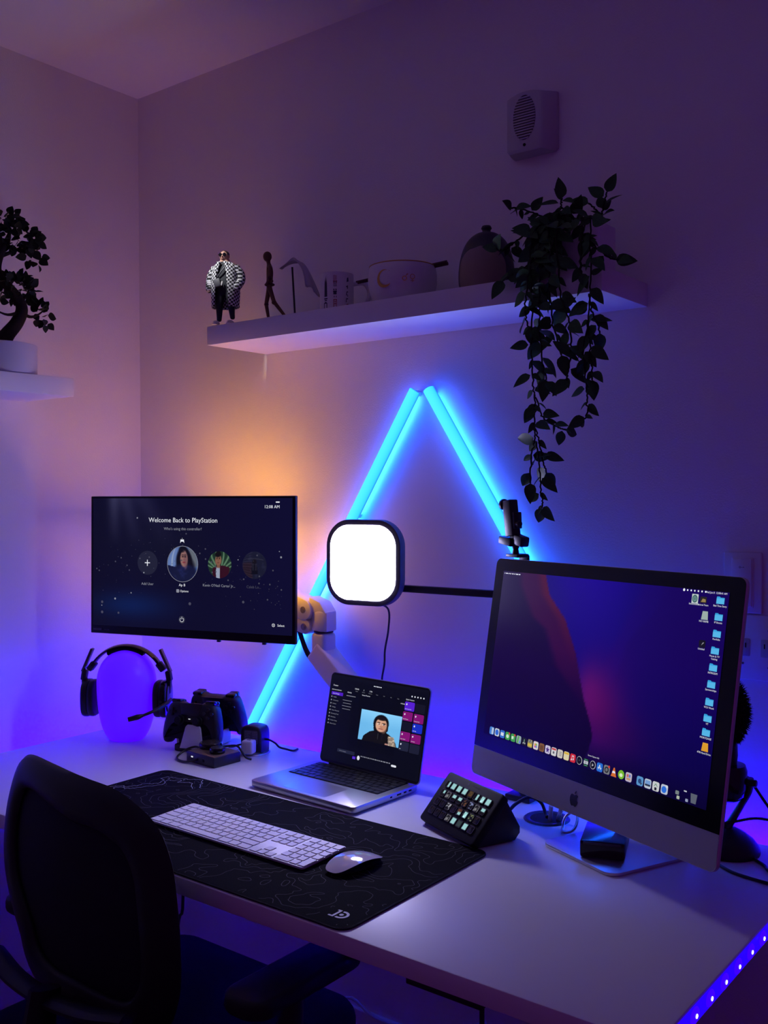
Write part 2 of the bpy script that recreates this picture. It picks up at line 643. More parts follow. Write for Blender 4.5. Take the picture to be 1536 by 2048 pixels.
link('bold_contour_print', contour_ribbons(coast, [.118, .138], -.44, -.25, -.19, .198, 110, 190, .0012, lambda x, y: inm(x, y) and x < -.262 + .02 * math.sin(y * 40)), LINEW, dm, kind='stuff', label='bold white contour lines at the left end')
lg = MB()
ring = [(.0125 * math.cos(R(a)), .0125 * math.sin(R(a))) for a in range(-112, 113, 14)]
rin = [(.0082 * math.cos(R(a)), .0082 * math.sin(R(a))) for a in range(112, -113, -14)]
lg.flat(ring + rin, .0043, plane='xy')
lg.flat([(.0036 * math.cos(R(a)), .0036 * math.sin(R(a))) for a in range(0, 360, 30)], .0043, plane='xy')
lg.flat([(-.0115, -.0125), (-.0075, -.0125), (-.0075, .0125), (-.0115, .0125)], .0043, plane='xy')
lg.flat([(-.0175, -.0125), (-.0115, -.0125), (-.0115, -.0090), (-.0175, -.0090)], .0043, plane='xy')
lg.flat([(-.0150, .0090), (-.0115, .0090), (-.0115, .0125), (-.0150, .0125)], .0043, plane='xy')
lg.build('logo_print', pbr('logo_print_white', (.62, .62, .66), .7), dm, smooth=False, M=T(*logo_xy, 0, 0), label='white round letter logo')

# ================================================================== WHITE KEYBOARD
MZ = DZ + .0044
kb = thing('keyboard', 'slim white keyboard with number pad on the black desk mat', 'keyboard', T(1.077, -.624, MZ, -.6))
KW, KD = .4135, .1165
tilt = Matrix.Rotation(R(1.6), 4, 'X')
MB().prism(rrect(KW, KD, .006, 5), .0042, .0082, bev=.0009, M=tilt).build('aluminium_case', pbr('silver_case', (.72, .71, .74), .5, metal=.08, var=.02), kb)
MB().box((0, .045, .0034), (.30, .012, .0060), bev=.002).build('rear_foot', BLACKM, kb)
MB().box((0, -.050, .0014), (.38, .006, .0028), bev=.001).build('front_foot', BLACKM, kb)
U = .01868
key_mesh = {}
cut = MB()  # dark flat plates painting the shade in the gaps round the keys


def key(parent, x, y, w, d, z, mat, hh=.0016, M=None, gap=.0026, cache=key_mesh, r=.0022, tag_='key'):
    k = (round(w, 4), round(d, 4), mat.name)
    if k not in cache:
        cache[k] = MB().prism(rrect(w - gap, d - gap, r, 3), 0, hh, bev=.0004, seg=1).mesh('key')
        cache[k].materials.append(mat)
    if mat is KEYW:
        cut.flat(rrect(w - gap + .0016, d - gap + .0016, r, 2, x, y), z + .00048, plane='xy', M=M)
    m = T(x, y, z)
    return link(tag_, cache[k], None, parent, (M @ m) if M is not None else m)


def row(widths, x0, yc, d, z, mat, parent, M, gap=.0026, u=U):
    x = x0
    for w in widths:
        if w > 0:
            key(parent, x + w * u / 2, yc, w * u, d, z, mat, M=M, gap=gap)
        x += abs(w) * u


kx0 = -KW / 2 + .0030
ky0 = KD / 2 - .0030
nav0, num0 = kx0 + 14.5 * U + .0045, kx0 + 17.5 * U + .0092
rows = [
    ([1.5] + [1] * 13, [1, 1, 1], [1, 1, 1, 1]),
    ([1] * 13 + [1.5], [1, 1, 1], [1, 1, 1, 1]),
    ([1.5] + [1] * 13, [1, 1, 1], [1, 1, 1, 1]),
    ([1.75] + [1] * 11 + [1.75], [], [1, 1, 1, 1]),
    ([2.25] + [1] * 10 + [2.25], [-1, 1, -1], [1, 1, 1]),
    ([1.5, 1.25, 1.5, 6, 1.5, 1.25, 1.5], [1, 1, 1], [2, 1])]
KP = (KD - .006) / 6
for i, (a, b, c) in enumerate(rows):
    yc = ky0 - (i + .5) * KP
    row(a, kx0, yc, KP, .0078, KEYW, kb, tilt)
    row(b, nav0, yc, KP, .0078, KEYW, kb, tilt)
    row(c, num0, yc, KP, .0078, KEYW, kb, tilt)
key(kb, num0 + 3.5 * U, ky0 - 5 * KP, U, 2 * KP, .0078, KEYW, M=tilt)
cut.build('key_gap_shade_plates', pbr('key_gap_shade', (.02, .02, .024), .8), kb, smooth=False, kind='stuff')

# ================================================================== MOUSE
ms = thing('mouse', 'low white wireless mouse to the right of the keyboard', 'mouse', T(1.338, -.612, MZ, -8))


def mouse_top(u, v):
    a = 2 * math.pi * u
    rr = math.sin(v * math.pi / 2) ** .55
    ex = abs(math.cos(a)) ** .72 * math.copysign(1, math.cos(a))
    ey = abs(math.sin(a)) ** .80 * math.copysign(1, math.sin(a))
    x, yy = ex * .0287 * rr, ey * .0567 * rr
    arch = .0205 * (1 - (yy / .0567) ** 2 * .72) - .0035 * (x / .0287) ** 2
    return (x, yy, max(.0055, arch) if v > .995 else arch)


MB().grid(mouse_top, 40, 14, True).build('shell', pbr('glossy_white_shell', (.60, .58, .62), .08, var=.02, spec=.7, coat=.6), ms, angle=80)
bo = MB()
bo.prism([(.0262 * abs(math.cos(R(a))) ** .72 * math.copysign(1, math.cos(R(a))), .0530 * abs(math.sin(R(a))) ** .8 * math.copysign(1, math.sin(R(a)))) for a in range(0, 360, 12)], .0012, .0050, bev=.001)
bo.build('base', BLACKM, ms)
for sx in (-1, 1):
    MB().box((sx * .017, 0, .0008), (.004, .085, .0016), bev=.0005).build('glide_pad', RUBBER, ms)

# ================================================================== LAPTOP
LW, LD, LH = .3085, .2120, .2085
lap = thing('laptop', 'open grey laptop showing a video stream page, beside the macro keypad', 'laptop', T(1.008, -.284, DZ, -2.6))
LZ = .0030
MB().prism(rrect(LW, LD, .011, 6), LZ, LZ + .0135, bev=.0020).build('base', ALUD, lap)
for sx in (-1, 1):
    for sy in (-1, 1):
        MB().cyl((sx * .125, sy * .085, LZ / 2), .007, LZ, seg=16).build('rubber_foot', RUBBER, lap)
TZ = LZ + .0135
MB().prism(rrect(.268, .103, .003, 3, 0, .043), TZ - .0004, TZ + .0003).build('keyboard_well', BLACKM, lap)
MB().prism(rrect(.124, .074, .005, 4, 0, -.057), TZ - .0004, TZ + .00025).build('trackpad', pbr('trackpad_glass', (.45, .45, .48), .30, metal=.85, var=.01), lap)
lu = .01835
lx0, ly0 = -14.5 * lu / 2, .043 + .0505
lrows = [[1.5] + [1] * 13, [1] * 13 + [1.5], [1.5] + [1] * 13, [1.75] + [1] * 11 + [1.75], [2.25] + [1] * 10 + [2.25], [1, 1, 1, 1.25, 5, 1.25, 1]]
for i, r_ in enumerate(lrows):
    row(r_, lx0, ly0 - (i + .5) * .0168, .0168, TZ + .0002, KEYB, lap, None, gap=.0024, u=lu)
key(lap, lx0 + 12.0 * lu, ly0 - 5.5 * .0168, lu, .0168, TZ + .0002, KEYB)
key(lap, lx0 + 13.0 * lu, ly0 - 5.5 * .0168, lu, .0168, TZ + .0002, KEYB)
key(lap, lx0 + 14.0 * lu, ly0 - 5.5 * .0168, lu, .0168, TZ + .0002, KEYB)
ports = MB()
for k, (yy, w) in enumerate(((.075, .009), (.058, .0085), (.038, .014), (.012, .006))):
    ports.box((LW / 2 + .0002, yy, LZ + .0070), (.0012, w, .0032), bev=.0004)
ports.build('side_ports', BLACKM, lap)
# lid: own frame, origin on the hinge, tilted back
lid_M = T(.012, LD / 2 - .010, TZ + .002, -2.2) @ Matrix.Rotation(R(-12.05), 4, 'X')
lid = MB().prism(rrect(LW, LH, .011, 6, 0, LH / 2), 0, .0042, 'xz', bev=.0012).build('lid', ALUD, lap, M=lid_M)
MB().cyl((0, .002, -.001), .0045, .24, 'x', 16).build('hinge', BLACKM, lid)
MB().prism(rrect(LW - .003, LH - .003, .010, 6, 0, LH / 2), -.0006, .0002, 'xz').build('glass', pbr('laptop_glass', (.004, .004, .006), .12, spec=.35), lid)


def lap_bg(Ug, Vg):
    p = Pic(Ug, Vg, (9, 10, 24))
    p.rect(0, .165, .0, 1., (10, 11, 26))
    p.rect(.265, .74, .20, .86, (7, 8, 20))
    p.rect(0, 1, .955, 1, (12, 13, 28))
    return p.c


SZ0 = LH / 2 + .001
scr = paint('screen', .302, .196, 60, 40, lap_bg, lid, -.0008, 0, SZ0)


def lap_video(Ug, Vg):
    p = Pic(Ug, Vg, (110, 185, 235))
    p.add(Vg - .55, (60, 50, 35))
    p.add(-np.abs(Ug - .5) * .6 + .2, (30, 25, 10))
    blk = (17, 15, 17)
    p.poly([(.10, 0), (.13, .16), (.27, .33), (.40, .40), (.66, .40), (.80, .30), (.92, .12), (.95, 0)], blk)
    p.ell(.52, .66, .185, .27, (14, 12, 14), .05)
    p.poly([(.33, .62), (.36, .40), (.46, .28), (.60, .28), (.70, .45), (.71, .65)], (14, 12, 14))
    p.ell(.525, .60, .135, .225, (216, 164, 136), .06)
    p.ell(.525, .80, .12, .055, (24, 18, 18), .25)
    p.ell(.60, .55, .06, .16, (196, 140, 112), .5)
    p.ell(.455, .672, .046, .014, (34, 24, 24), .3, .12)
    p.ell(.59, .660, .050, .015, (34, 24, 24), .3, -.12)
    p.ell(.465, .622, .036, .016, (236, 226, 220), .3)
    p.ell(.585, .622, .036, .016, (236, 226, 220), .3)
    p.ell(.475, .622, .015, .017, (26, 18, 18), .3)
    p.ell(.593, .622, .015, .017, (26, 18, 18), .3)
    p.ell(.527, .545, .032, .032, (196, 138, 112), .4)
    p.ell(.512, .535, .008, .006, (120, 70, 60), .4)
    p.ell(.545, .535, .008, .006, (120, 70, 60), .4)
    p.ell(.525, .470, .056, .013, (170, 82, 80), .3)
    p.ell(.525, .480, .056, .006, (120, 60, 60), .4)
    p.rect(.475, .482, .12, .33, (60, 58, 60), .006)
    p.rect(.575, .582, .12, .33, (60, 58, 60), .006)
    n = vnoise(Ug, Vg, 22, 9, 3)
    m = ((Ug > .74 - (Vg - .1) * .1) & (Ug < .93 - Vg * .22) & (Vg < .30)).astype(float)
    p.mix(m * .95, (150, 132, 116))
    p.add(m * (n - .5) * 2.2, (150, 140, 130))
    p.rect(.67, .74, .0, .05, (196, 140, 130))
    return p.c


paint('video_image', .1245, .068, 96, 60, lap_video, scr, -.0011, .0215, SZ0 - .003)


def flatpart(name, rects, col, parent, y, strength=1.):
    g = MB()
    for (cx, cz, w, h) in rects:
        g.flat(rrect(w, h, min(w, h) * .12, 2, cx, cz), y)
    return g.build(name, emit('lit_%02x%02x%02x' % tuple(int(v) for v in col), s2l(col), strength), parent, smooth=False)


q = SZ0
for cx, cz, col in ((.1005, .056, (84, 28, 205)), (.0985, .034, (128, 14, 110)), (.1305, .033, (128, 14, 110)), (.1303, .012, (20, 44, 190)),
                    (.0985, -.0095, (128, 14, 110)), (.1295, -.0105, (128, 14, 110)), (.0985, -.031, (30, 34, 54)), (.1295, -.032, (24, 27, 46)),
                    (.0990, .0120, (13, 14, 28)), (.1310, .0550, (13, 14, 28))):
    flatpart('action_tile', [(cx, cz + q, .0285, .0195)], col, scr, -.0011)
flatpart('menu_highlight', [(-.1255, .0545 + q, .038, .0075)], (76, 26, 190), scr, -.0011)
flatpart('chat_box', [(-.0720, -.0715 + q, .056, .0075)], (30, 34, 54), scr, -.0011)
flatpart('chat_button', [(-.0445, -.0805 + q, .010, .0060)], (76, 26, 200), scr, -.0011)
tw, tg = MB(), MB()
YT = -.0014
tw.text('Creator', -.1420, .0715 + q, .0050, YT, 'LEFT').text('Activity', -.0930, .0610 + q, .0044, YT, 'LEFT')
tw.text('CREATOR DASHBOARD', -.1450, .0620 + q, .0030, YT, 'LEFT').text('Stream Manager', -.1400, .0532 + q, .0034, YT, 'LEFT')
for k, s_ in enumerate(('Insights', 'Community', 'Content', 'Settings', 'Viewer Rewards', 'Streaming Tools', 'Extensions', 'Creator Camp', 'Safety Center')):
    tg.text(s_, -.1370, .0450 - k * .0077 + q, .0038, YT, 'LEFT')
    tg.flat(rrect(.0032, .0032, .0008, 2, -.1420, .0463 - k * .0077 + q), YT)
for k in range(4):
    tg.flat(rrect(.030 - .004 * (k % 2), .0009, .0003, 1, -.090, .043 - k * .0066 + q), YT)
tg.flat(rrect(.030, .0014, .0004, 1, -.080, .0545 + q), YT)
tw.text('0:00:00', -.0640, .0715 + q, .0044, YT).text('1,706', -.0200, .0715 + q, .0044, YT).text('2', -.0420, .0715 + q, .0044, YT)
tw.text('Stream Preview', -.0330, .0605 + q, .0040, YT).text('Quick Actions', .1000, .0690 + q, .0042, YT).text('OFFLINE', .0800, .0580 + q, .0034, YT)
for k, s_ in enumerate(('Session', 'Viewers', 'Followers', 'Views', 'Subs', 'Bits', 'Clips')):
    tg.text(s_, -.0640 + .0215 * k, .0670 + q, .0028, YT)
scribble(tw, -.0130, .0860 + q, .024, .0020, YT)
scribble(tg, -.0240, -.0735 + q, .094, .0022, YT)
tg.text('Send a message', -.0930, -.0728 + q, .0034, YT, 'LEFT').text('Chat', -.0445, -.0818 + q, .0030, YT)
tw.flat(rrect(.0150, .0044, .002, 3, .0775, -.0775 + q), YT)
for k in range(5):
    tw.flat(rrect(.0034, .0034, .0015, 3, .1040 + k * .0085, .0785 + q), YT)
for cx, cz, s_ in ((.1005, .050, 'Edit Stream Info'), (.0985, .028, 'Raid Channel'), (.1305, .027, 'Manage Goals'), (.1303, .006, 'Add Clip'), (.0985, -.0155, 'Add a Squad'), (.1295, -.0165, 'Giveaway'), (.0985, -.037, 'Ads')):
    tw.text(s_, cx - .012, cz + q - .001, .0028, YT, 'LEFT')
    tw.flat([(cx - .0110, cz + .0095 + q), (cx - .0085, cz + .0075 + q), (cx - .0065, cz + .0105 + q), (cx - .0090, cz + .0125 + q)], YT)
tw.flat([(.0085 * math.cos(a) * .5 - .0305, .0085 * math.sin(a) * .6 - .0785 + q) for a in np.linspace(0, 6.0, 12)], YT)
tw.build('screen_text', LIT_WHITE, scr, smooth=False, kind='stuff')
tg.build('screen_text', LIT_GREY, scr, smooth=False, kind='stuff')

# ================================================================== MACRO KEYPAD
pad = thing('macro_keypad', 'black slanted macro keypad with small screen keys beside the laptop', 'keypad', T(1.3868, -.3572, .7882, -22.87))
PT = Matrix.Rotation(R(-41.55), 4, 'X')
pw, ph = .182, .1095
body = MB().prism(rrect(pw, ph, .007, 4), 0, .0172, 'xz', bev=.003, M=PT)
body.build('body', pbr('keypad_black', (.008, .007, .010), .6, var=.1, spec=.2), pad)
st = MB()
zl = -.7882 + DZ
st.prism([(-.030, zl + .001), (.068, zl + .001), (.080, zl + .014), (.080, zl + .026), (.046, .032), (.030, .030), (-.020, zl + .018)], -.082, .082, 'yz', bev=.003)
st.build('stand', BLACK, pad)
KP0, KPX, KPZ = (-.0668, .0290), .0191, .0196
klens = MB().prism(rrect(.0158, .0150, .0030, 4), -.0022, .001, 'xz', bev=.0008).mesh('key')
klens.materials.append(pbr('clear_key_cap', (.008, .008, .012), .14, spec=.55))
krim = MB()
o_, i_ = rrect(.0158, .0150, .0030, 4), rrect(.0140, .0132, .0024, 4)
for k in range(len(o_)):
    k2 = (k + 1) % len(o_)
    krim.flat([o_[k], o_[k2], i_[k2], i_[k]], -.0023)
krim = krim.mesh('key_rim', False)
krim.materials.append(pbr('key_rim_grey', (.055, .05, .062), .35))
PALE = (150, 200, 200)
lit = {(0, 0): 'R', (0, 1): 'F', (0, 2): 'F', (0, 3): 'F', (0, 4): 'O', (0, 5): 'R', (0, 6): 'P', (0, 7): 'F',
       (1, 0): 'r', (1, 1): 'm', (1, 2): 'T', (1, 3): 'T', (1, 4): 'o', (1, 5): 'p', (1, 6): 'm', (1, 7): 'T',
       (2, 2): 'l', (2, 4): 'b', (2, 5): 'P', (2, 6): 'g', (3, 3): 'm', (3, 4): 'F', (3, 5): 'd', (3, 6): 'F'}


def keypic(kind):
    def fn(Ug, Vg):
        p = Pic(Ug, Vg, (13, 12, 18))
        n = vnoise(Ug, Vg, 4, ord(kind), 3)
        if kind == 'F':
            p.rect(.02, .98, .0, .98, PALE, .05)
        elif kind == 'R':
            p.rect(.55, .98, .05, .98, PALE, .06)
        elif kind == 'r':
            p.rect(.55, .98, .45, .98, PALE, .06)
        elif kind == 'T':
            p.rect(.15, .98, .45, .95, PALE, .06)
        elif kind == 'O':
            p.rect(.1, .95, .1, .95, (70, 55, 32), .1).add((n - .5), (120, 80, 20))
        elif kind == 'P':
            p.poly([(.3, .0), (.95, .0), (.98, 1), (.2, 1)], PALE).add((n - .55) * -1, (200, 190, 190))
        elif kind == 'd':
            p.rect(.05, .95, .02, .98, (48, 60, 62), .08)
        elif kind == 'b':
            p.rect(.1, .95, .45, .95, (84, 52, 38), .08).rect(.3, .95, .05, .5, PALE, .08)
        else:
            base = {'m': (120, 120, 122), 'o': (110, 74, 50), 'p': (120, 130, 170), 'l': (150, 150, 160), 'g': (120, 130, 90)}[kind]
            p.mix(((n - .52) * 9).clip(0, 1), base)
        return p.c
    return fn


kroot = {}
for r_ in range(4):
    for c_ in range(8):
        kx, kz = KP0[0] + c_ * KPX, KP0[1] - r_ * KPZ
        ko = link('key', klens, None, pad, PT @ T(kx, 0, kz))
        link('key_rim', krim, None, ko)
        kd = lit.get((r_, c_))
        if kd:
            paint('key_picture', .0132, .0124, 10, 10, keypic(kd), ko, -.0024)
lgm = MB().text('STREAM DECK', .0080, .0435, .0052, -.0002, M=PT)
lgm.flat([(-.0150 + .0030 * math.cos(a), .0452 + .0030 * math.sin(a)) for a in np.linspace(.5, 5.8, 12)], -.0002, M=PT)
lgm.build('logo_print', pbr('grey_logo', (.075, .07, .085), .5), pad, smooth=False)

# ================================================================== LARGE COMPUTER
comp = thing('all_in_one_computer', 'large silver all-in-one computer with a purple desktop picture on its aluminium foot', 'computer', T(1.659, -.258, DZ, -23.25))
foot = MB().prism(rrect(.192, .196, .022, 6), .0002, .0062, bev=.0012).build('foot', ALU, comp)
nk = MB()
npth = catmull([(0, .090, .004), (0, .094, .020), (0, .083, .10), (0, .073, .19), (0, .062, .26)], 6)
for a, b in zip(npth, npth[1:]):
    d = (b - a)
    nk.box((a + b) / 2, (.17, .006, d.length + .003), rot=Matrix.Rotation(math.atan2(-d.y, d.z), 4, 'X'))
nk.build('neck', ALU, comp)
# display head in its own frame (front faces local -y)
W_, H_ = .650, .4457
base_inv = comp.matrix_basis.inverted()
HM = base_inv @ (Matrix.Translation((1.6224, -.2987, 1.029)) @ Matrix.Rotation(R(-23.25), 4, 'Z') @ Matrix.Rotation(R(-9.19), 4, 'X') @ Matrix.Rotation(R(-.5), 4, 'Y'))
hd = MB().prism(rrect(W_, H_, .014, 6), .0004, .0085, 'xz', bev=.0015)


def dome(u, v):
    a, b = (u - .5) * 2, (v - .5) * 2
    k = max(0, 1 - a * a) ** .7 * max(0, 1 - b * b) ** .7
    return ((u - .5) * (W_ - .012), .0084 + .038 * k, (v - .5) * (H_ - .012))


hd.grid(dome, 24, 18)
head = hd.build('display_housing', ALU, comp, M=HM)
CH = -.1649
tp = [p for p in rrect(W_ - .002, H_ - .002, .013, 6) if p[1] > CH + .01]
MB().flat([(-(W_ - .002) / 2, CH), ((W_ - .002) / 2, CH)] + sorted([p for p in tp if p[0] > 0], key=lambda p: p[1]) + sorted([p for p in tp if p[0] < 0], key=lambda p: -p[1]), .0).build(
    'glass_bezel', pbr('display_bezel_glass', (.003, .003, .005), .14, spec=.3), head, smooth=False)
bt = [p for p in rrect(W_ - .002, H_ - .002, .013, 6) if p[1] < CH - .01]
MB().flat([((W_ - .002) / 2, CH - .0006), (-(W_ - .002) / 2, CH - .0006)] + sorted([p for p in bt if p[0] < 0], key=lambda p: -p[1]) + sorted([p for p in bt if p[0] > 0], key=lambda p: p[1]), .0).build(
    'chin_panel', CHIN, head, smooth=False)
ap = [(.02, .27), (.12, .31), (.22, .335), (.33, .315), (.415, .25), (.36, .19), (.325, .10), (.325, 0), (.365, -.09), (.43, -.14), (.40, -.25), (.33, -.38), (.25, -.47), (.16, -.50), (.08, -.47), (0, -.455), (-.08, -.47), (-.16, -.50), (-.25, -.46), (-.34, -.34), (-.41, -.18), (-.43, 0), (-.40, .16), (-.32, .28), (-.2, .325), (-.1, .305)]
lf = [(.0, .36), (.02, .45), (.1, .56), (.2, .6), (.2, .5), (.12, .4)]
al = MB()
for pl in (ap, lf):
    al.flat([(p[0] * .0255 - .0025, p[1] * .0255 - .1950) for p in pl], -.0004)
al.build('logo', BLACKG, head, smooth=False, label='black fruit-shaped logo on the chin')
SW, SH = .590, .333
SCZ = .0305


def wall_pic(Ug, Vg):
    X, Z = (Ug - .5) * SW, (Vg - .5) * SH + SCZ
    p = Pic(Ug, Vg, (8, 3, 92))
    # sky: brighter blue high in the middle, darker to the right and low down
    p.mix(np.clip((Z + .13) / .33, 0, 1) * np.exp(-((X + .03) / .17) ** 2) * .85, (30, 0, 160))
    p.mix(np.clip((X - .05) / .26, 0, 1) * .65, (10, 0, 74))
    p.mix(np.clip((-.02 - Z) / .13, 0, 1) * .70, (10, 2, 58))
    # far fold of the canyon on the right
    e = .075 - (Z - .06) * -.62 + .010 * np.sin(Z * 50)
    p.mix(np.clip((X - e) / .012 + .5, 0, 1) * .35 * np.clip((Z + .10) / .15, 0, 1), (16, 0, 84))
    e2 = .030 + (Z - .04) * .52
    p.mix(np.clip((X - e2) / .014 + .5, 0, 1) * .28 * np.clip((Z + .06) / .12, 0, 1), (44, 0, 112))
    # magenta light at the foot of the canyon
    p.mix(np.exp(-(((X - .035) / .060) ** 2 + ((Z + .030) / .075) ** 2)) * .85, (92, 6, 96))
    p.mix(np.exp(-(((X - .000) / .035) ** 2 + ((Z + .005) / .050) ** 2)) * .55, (122, 18, 110))
    p.mix(np.exp(-(((X - .09) / .08) ** 2 + ((Z + .065) / .05) ** 2)) * .5, (58, 4, 76))
    # near wall on the left, with a dark red lit shoulder
    rz = [.20, .1885, .159, .1167, .058, -.0174, -.0623, -.0791, -.1051, -.14]
    rx = [-.157, -.153, -.1386, -.0833, -.0429, -.0081, .020, .026, .020, .0]
    ridge = np.interp(Z, rz[::-1], rx[::-1])
    inside = np.clip((ridge - X) / .0022 + .5, 0, 1)
    p.mix(inside, (21, 1, 60))
    iz = [.20, .172, .114, .0934, .03, -.03]
    ix = [-.247, -.242, -.193, -.148, -.105, -.02]
    inner = np.interp(Z, iz[::-1], ix[::-1])
    p.mix(inside * np.clip((X - inner) / .02, 0, 1) * np.clip((Z + .06) / .12, 0, 1), (52, 2, 66))
    p.mix(inside * np.clip((X - ridge + .032) / .022, 0, 1) * np.clip((Z - .04) / .1, 0, 1) * .8, (86, 14, 56))
    p.mix(inside * np.clip((.02 - Z) / .12, 0, 1) * .75, (9, 1, 36))
    p.mix(np.clip((-.085 - Z) / .05, 0, 1) * .6, (7, 2, 40))
    return p.c * .93


wp = paint('screen', SW, SH, 150, 84, wall_pic, head, -.0008, 0, SCZ)
YI = -.0013


def icon(cx, cz, w, h, col, extra=None, name='app_icon', rr=.22):
    g = MB().flat(rrect(w, h, min(w, h) * rr, 4, cx, cz), YI)
    o = g.build(name, emit('icon_%02x%02x%02x' % col, s2l(col), .9), wp, smooth=False)
    for (pl, c2) in (extra or []):
        MB().flat([(cx + a * w, cz + b * h) for a, b in pl], YI - .0003).build('icon_mark', emit('icon_%02x%02x%02x' % c2, s2l(c2), .9), o, smooth=False)
    return o


def circ(cx, cz, r_, n=16, k=1.):
    return [(cx + r_ * math.cos(2 * math.pi * i / n), cz + k * r_ * math.sin(2 * math.pi * i / n)) for i in range(n)]


def bx(x0, x1, z0, z1):
    return [(x0, z0), (x1, z0), (x1, z1), (x0, z1)]


WHT, DRK = (215, 222, 232), (24, 24, 34)
dock = [
    ((70, 130, 215), [(bx(0, .42, -.42, .42), (190, 205, 225)), (bx(-.2, -.14, .05, .2), DRK)]),
    ((205, 212, 225), [(circ(0, 0, .38), (40, 105, 215)), ([(-.05, -.05), (.22, .25), (.05, .05)], (210, 60, 60)), ([(-.05, -.05), (-.22, -.25), (.06, .04)], WHT)]),
    ((52, 110, 205), [(bx(-.32, .32, -.2, .22), WHT)]),
    ((60, 160, 62), [(circ(0, -.03, .3, 14, .8), (210, 235, 205)), (circ(.34, .38, .15), (215, 50, 45))]),
    ((62, 158, 66), [(bx(-.3, .12, -.18, .2), (210, 235, 205)), (circ(.34, .38, .15), (215, 50, 45))]),
    ((150, 170, 170), [([(-.4, -.45), (-.05, -.45), (.12, .45), (-.2, .45)], (90, 170, 90)), ([(.12, -.4), (.4, -.4), (.4, .1)], (70, 130, 215))]),
    ((20, 22, 30), [(bx(-.05, .05, -.15, .3), (150, 190, 160)), (circ(-.17, -.2, .1), (190, 190, 190)), (circ(.17, -.2, .1), (190, 190, 190))]),
    ((150, 140, 90), [(bx(-.42, .42, .18, .42), (30, 30, 32)), (bx(-.3, -.1, .2, .4), WHT), (bx(.1, .3, .2, .4), WHT), (bx(-.4, .4, -.35, .0), (215, 190, 60))]),
    ((222, 214, 210), [(circ(-.13, .12, .15), (230, 150, 60)), (circ(.13, .12, .15), (120, 190, 90)), (circ(.13, -.14, .15), (90, 130, 210)), (circ(-.13, -.14, .15), (205, 90, 150))]),
    ((128, 88, 48), [(bx(-.3, .3, -.3, .25), (100, 66, 36))]),
    ((205, 198, 225), [([(0, .4), (.11, .12), (.4, .1), (.17, -.08), (.25, -.38), (0, -.2), (-.25, -.38), (-.17, -.08), (-.4, .1), (-.11, .12)], (72, 40, 130))]),
    ((212, 212, 215), [(bx(-.4, .4, .2, .42), (205, 70, 66)), (circ(0, -.1, .16), (90, 90, 96))]),
    ((205, 200, 190), [(bx(-.1, .32, .15, .22), (120, 120, 120)), (bx(-.1, .32, -.03, .04), (120, 120, 120)), (bx(-.1, .32, -.22, -.15), (120, 120, 120))]),
    ((222, 212, 168), [(bx(-.44, .44, .2, .42), (220, 180, 50))]),
    ((208, 40, 50), [(bx(-.16, -.10, -.2, .25), WHT), (bx(.16, .22, -.12, .3), WHT), (bx(-.16, .22, .2, .3), WHT), (circ(-.2, -.2, .1), WHT), (circ(.12, -.14, .1), WHT)]),
    ('ring', [(bx(-.08, .1, -.04, .1), (140, 140, 145))]),
    ((14, 20, 24), [(bx(-.36, -.04, -.16, .2), WHT), (bx(.04, .36, -.16, .2), WHT), (bx(-.26, -.12, -.06, .1), DRK), (bx(.12, .26, -.06, .1), DRK), (bx(-.3, .3, .3, .38), (80, 170, 130)), (bx(-.3, .3, -.36, -.28), (80, 170, 130))]),
    ('ring', [([(-.12, -.2), (-.12, .2), (.2, 0)], (215, 215, 220))]),
    ((36, 110, 215), [([(-.25, -.25), (-.15, -.25), (.06, .3), (-.04, .3)], WHT), ([(.25, -.25), (.15, -.25), (-.06, .3), (.04, .3)], WHT), (bx(-.32, .32, -.1, -.02), WHT)]),
    ((120, 122, 128), [(circ(0, 0, .36), (40, 42, 48)), (circ(0, 0, .2), (140, 142, 148)), (circ(.36, .4, .15), (215, 50, 45))]),
    ('cone', []),
    ((120, 190, 40), [(circ(0, -.05, .26, 14, .8), (225, 240, 200))]),
    ((190, 180, 200), [(bx(-.3, .0, 0, .3), (205, 100, 90)), (bx(.05, .3, 0, .3), (90, 120, 200)), (bx(-.3, .3, -.3, -.1), (200, 150, 90))]),
    ((90, 150, 205), [(circ(0, 0, .26), (40, 70, 120)), ([(.15, -.4), (.4, -.2), (.25, -.1), (.1, -.25)], (60, 70, 90))]),
    ((190, 200, 215), [(bx(-.4, .4, -.05, .36), (120, 160, 215)), (bx(-.4, .4, -.25, -.05), (40, 50, 70))]),
    ((205, 208, 210), [([(-.3, .0), (0, .35), (.3, 0), (.2, 0), (0, .2), (-.2, 0)], (110, 150, 120)), (bx(-.16, .16, -.4, -.1), DRK)]),
    ((190, 198, 215), [(circ(-.03, -.03, .36), (40, 110, 220)), ([(-.1, -.12), (.2, .22), (.03, .02)], WHT), (circ(.36, .36, .14), WHT)])]
dxs = [-.2676 + .01789 * k for k in range(23)] + [.1525, .1706, .1886, .2074]
for cx, (col, ex) in zip(dxs, dock):
    if col == 'ring':
        icon(cx, -.1260, .0146, .0146, (190, 192, 198), [(circ(0, 0, .44), (10, 10, 20))] + ex, rr=.5)
    elif col == 'cone':
        g = MB().flat([(cx - .0068, -.1335), (cx + .0068, -.1335), (cx + .0055, -.1305), (cx + .0012, -.1185), (cx - .0012, -.1185), (cx - .0055, -.1305)], YI)
        o = g.build('app_icon', emit('icon_cone', s2l((215, 110, 40)), .9), wp, smooth=False)
        MB().flat([(cx - .0040, -.1275), (cx + .0040, -.1275), (cx + .0028, -.1242), (cx - .0028, -.1242)], YI - .0003).build('icon_mark', LIT_WHITE, o, smooth=False)
    else:
        icon(cx, -.1260, .0150, .0150, col, ex, rr=.5 if col == (120, 190, 40) else .22)
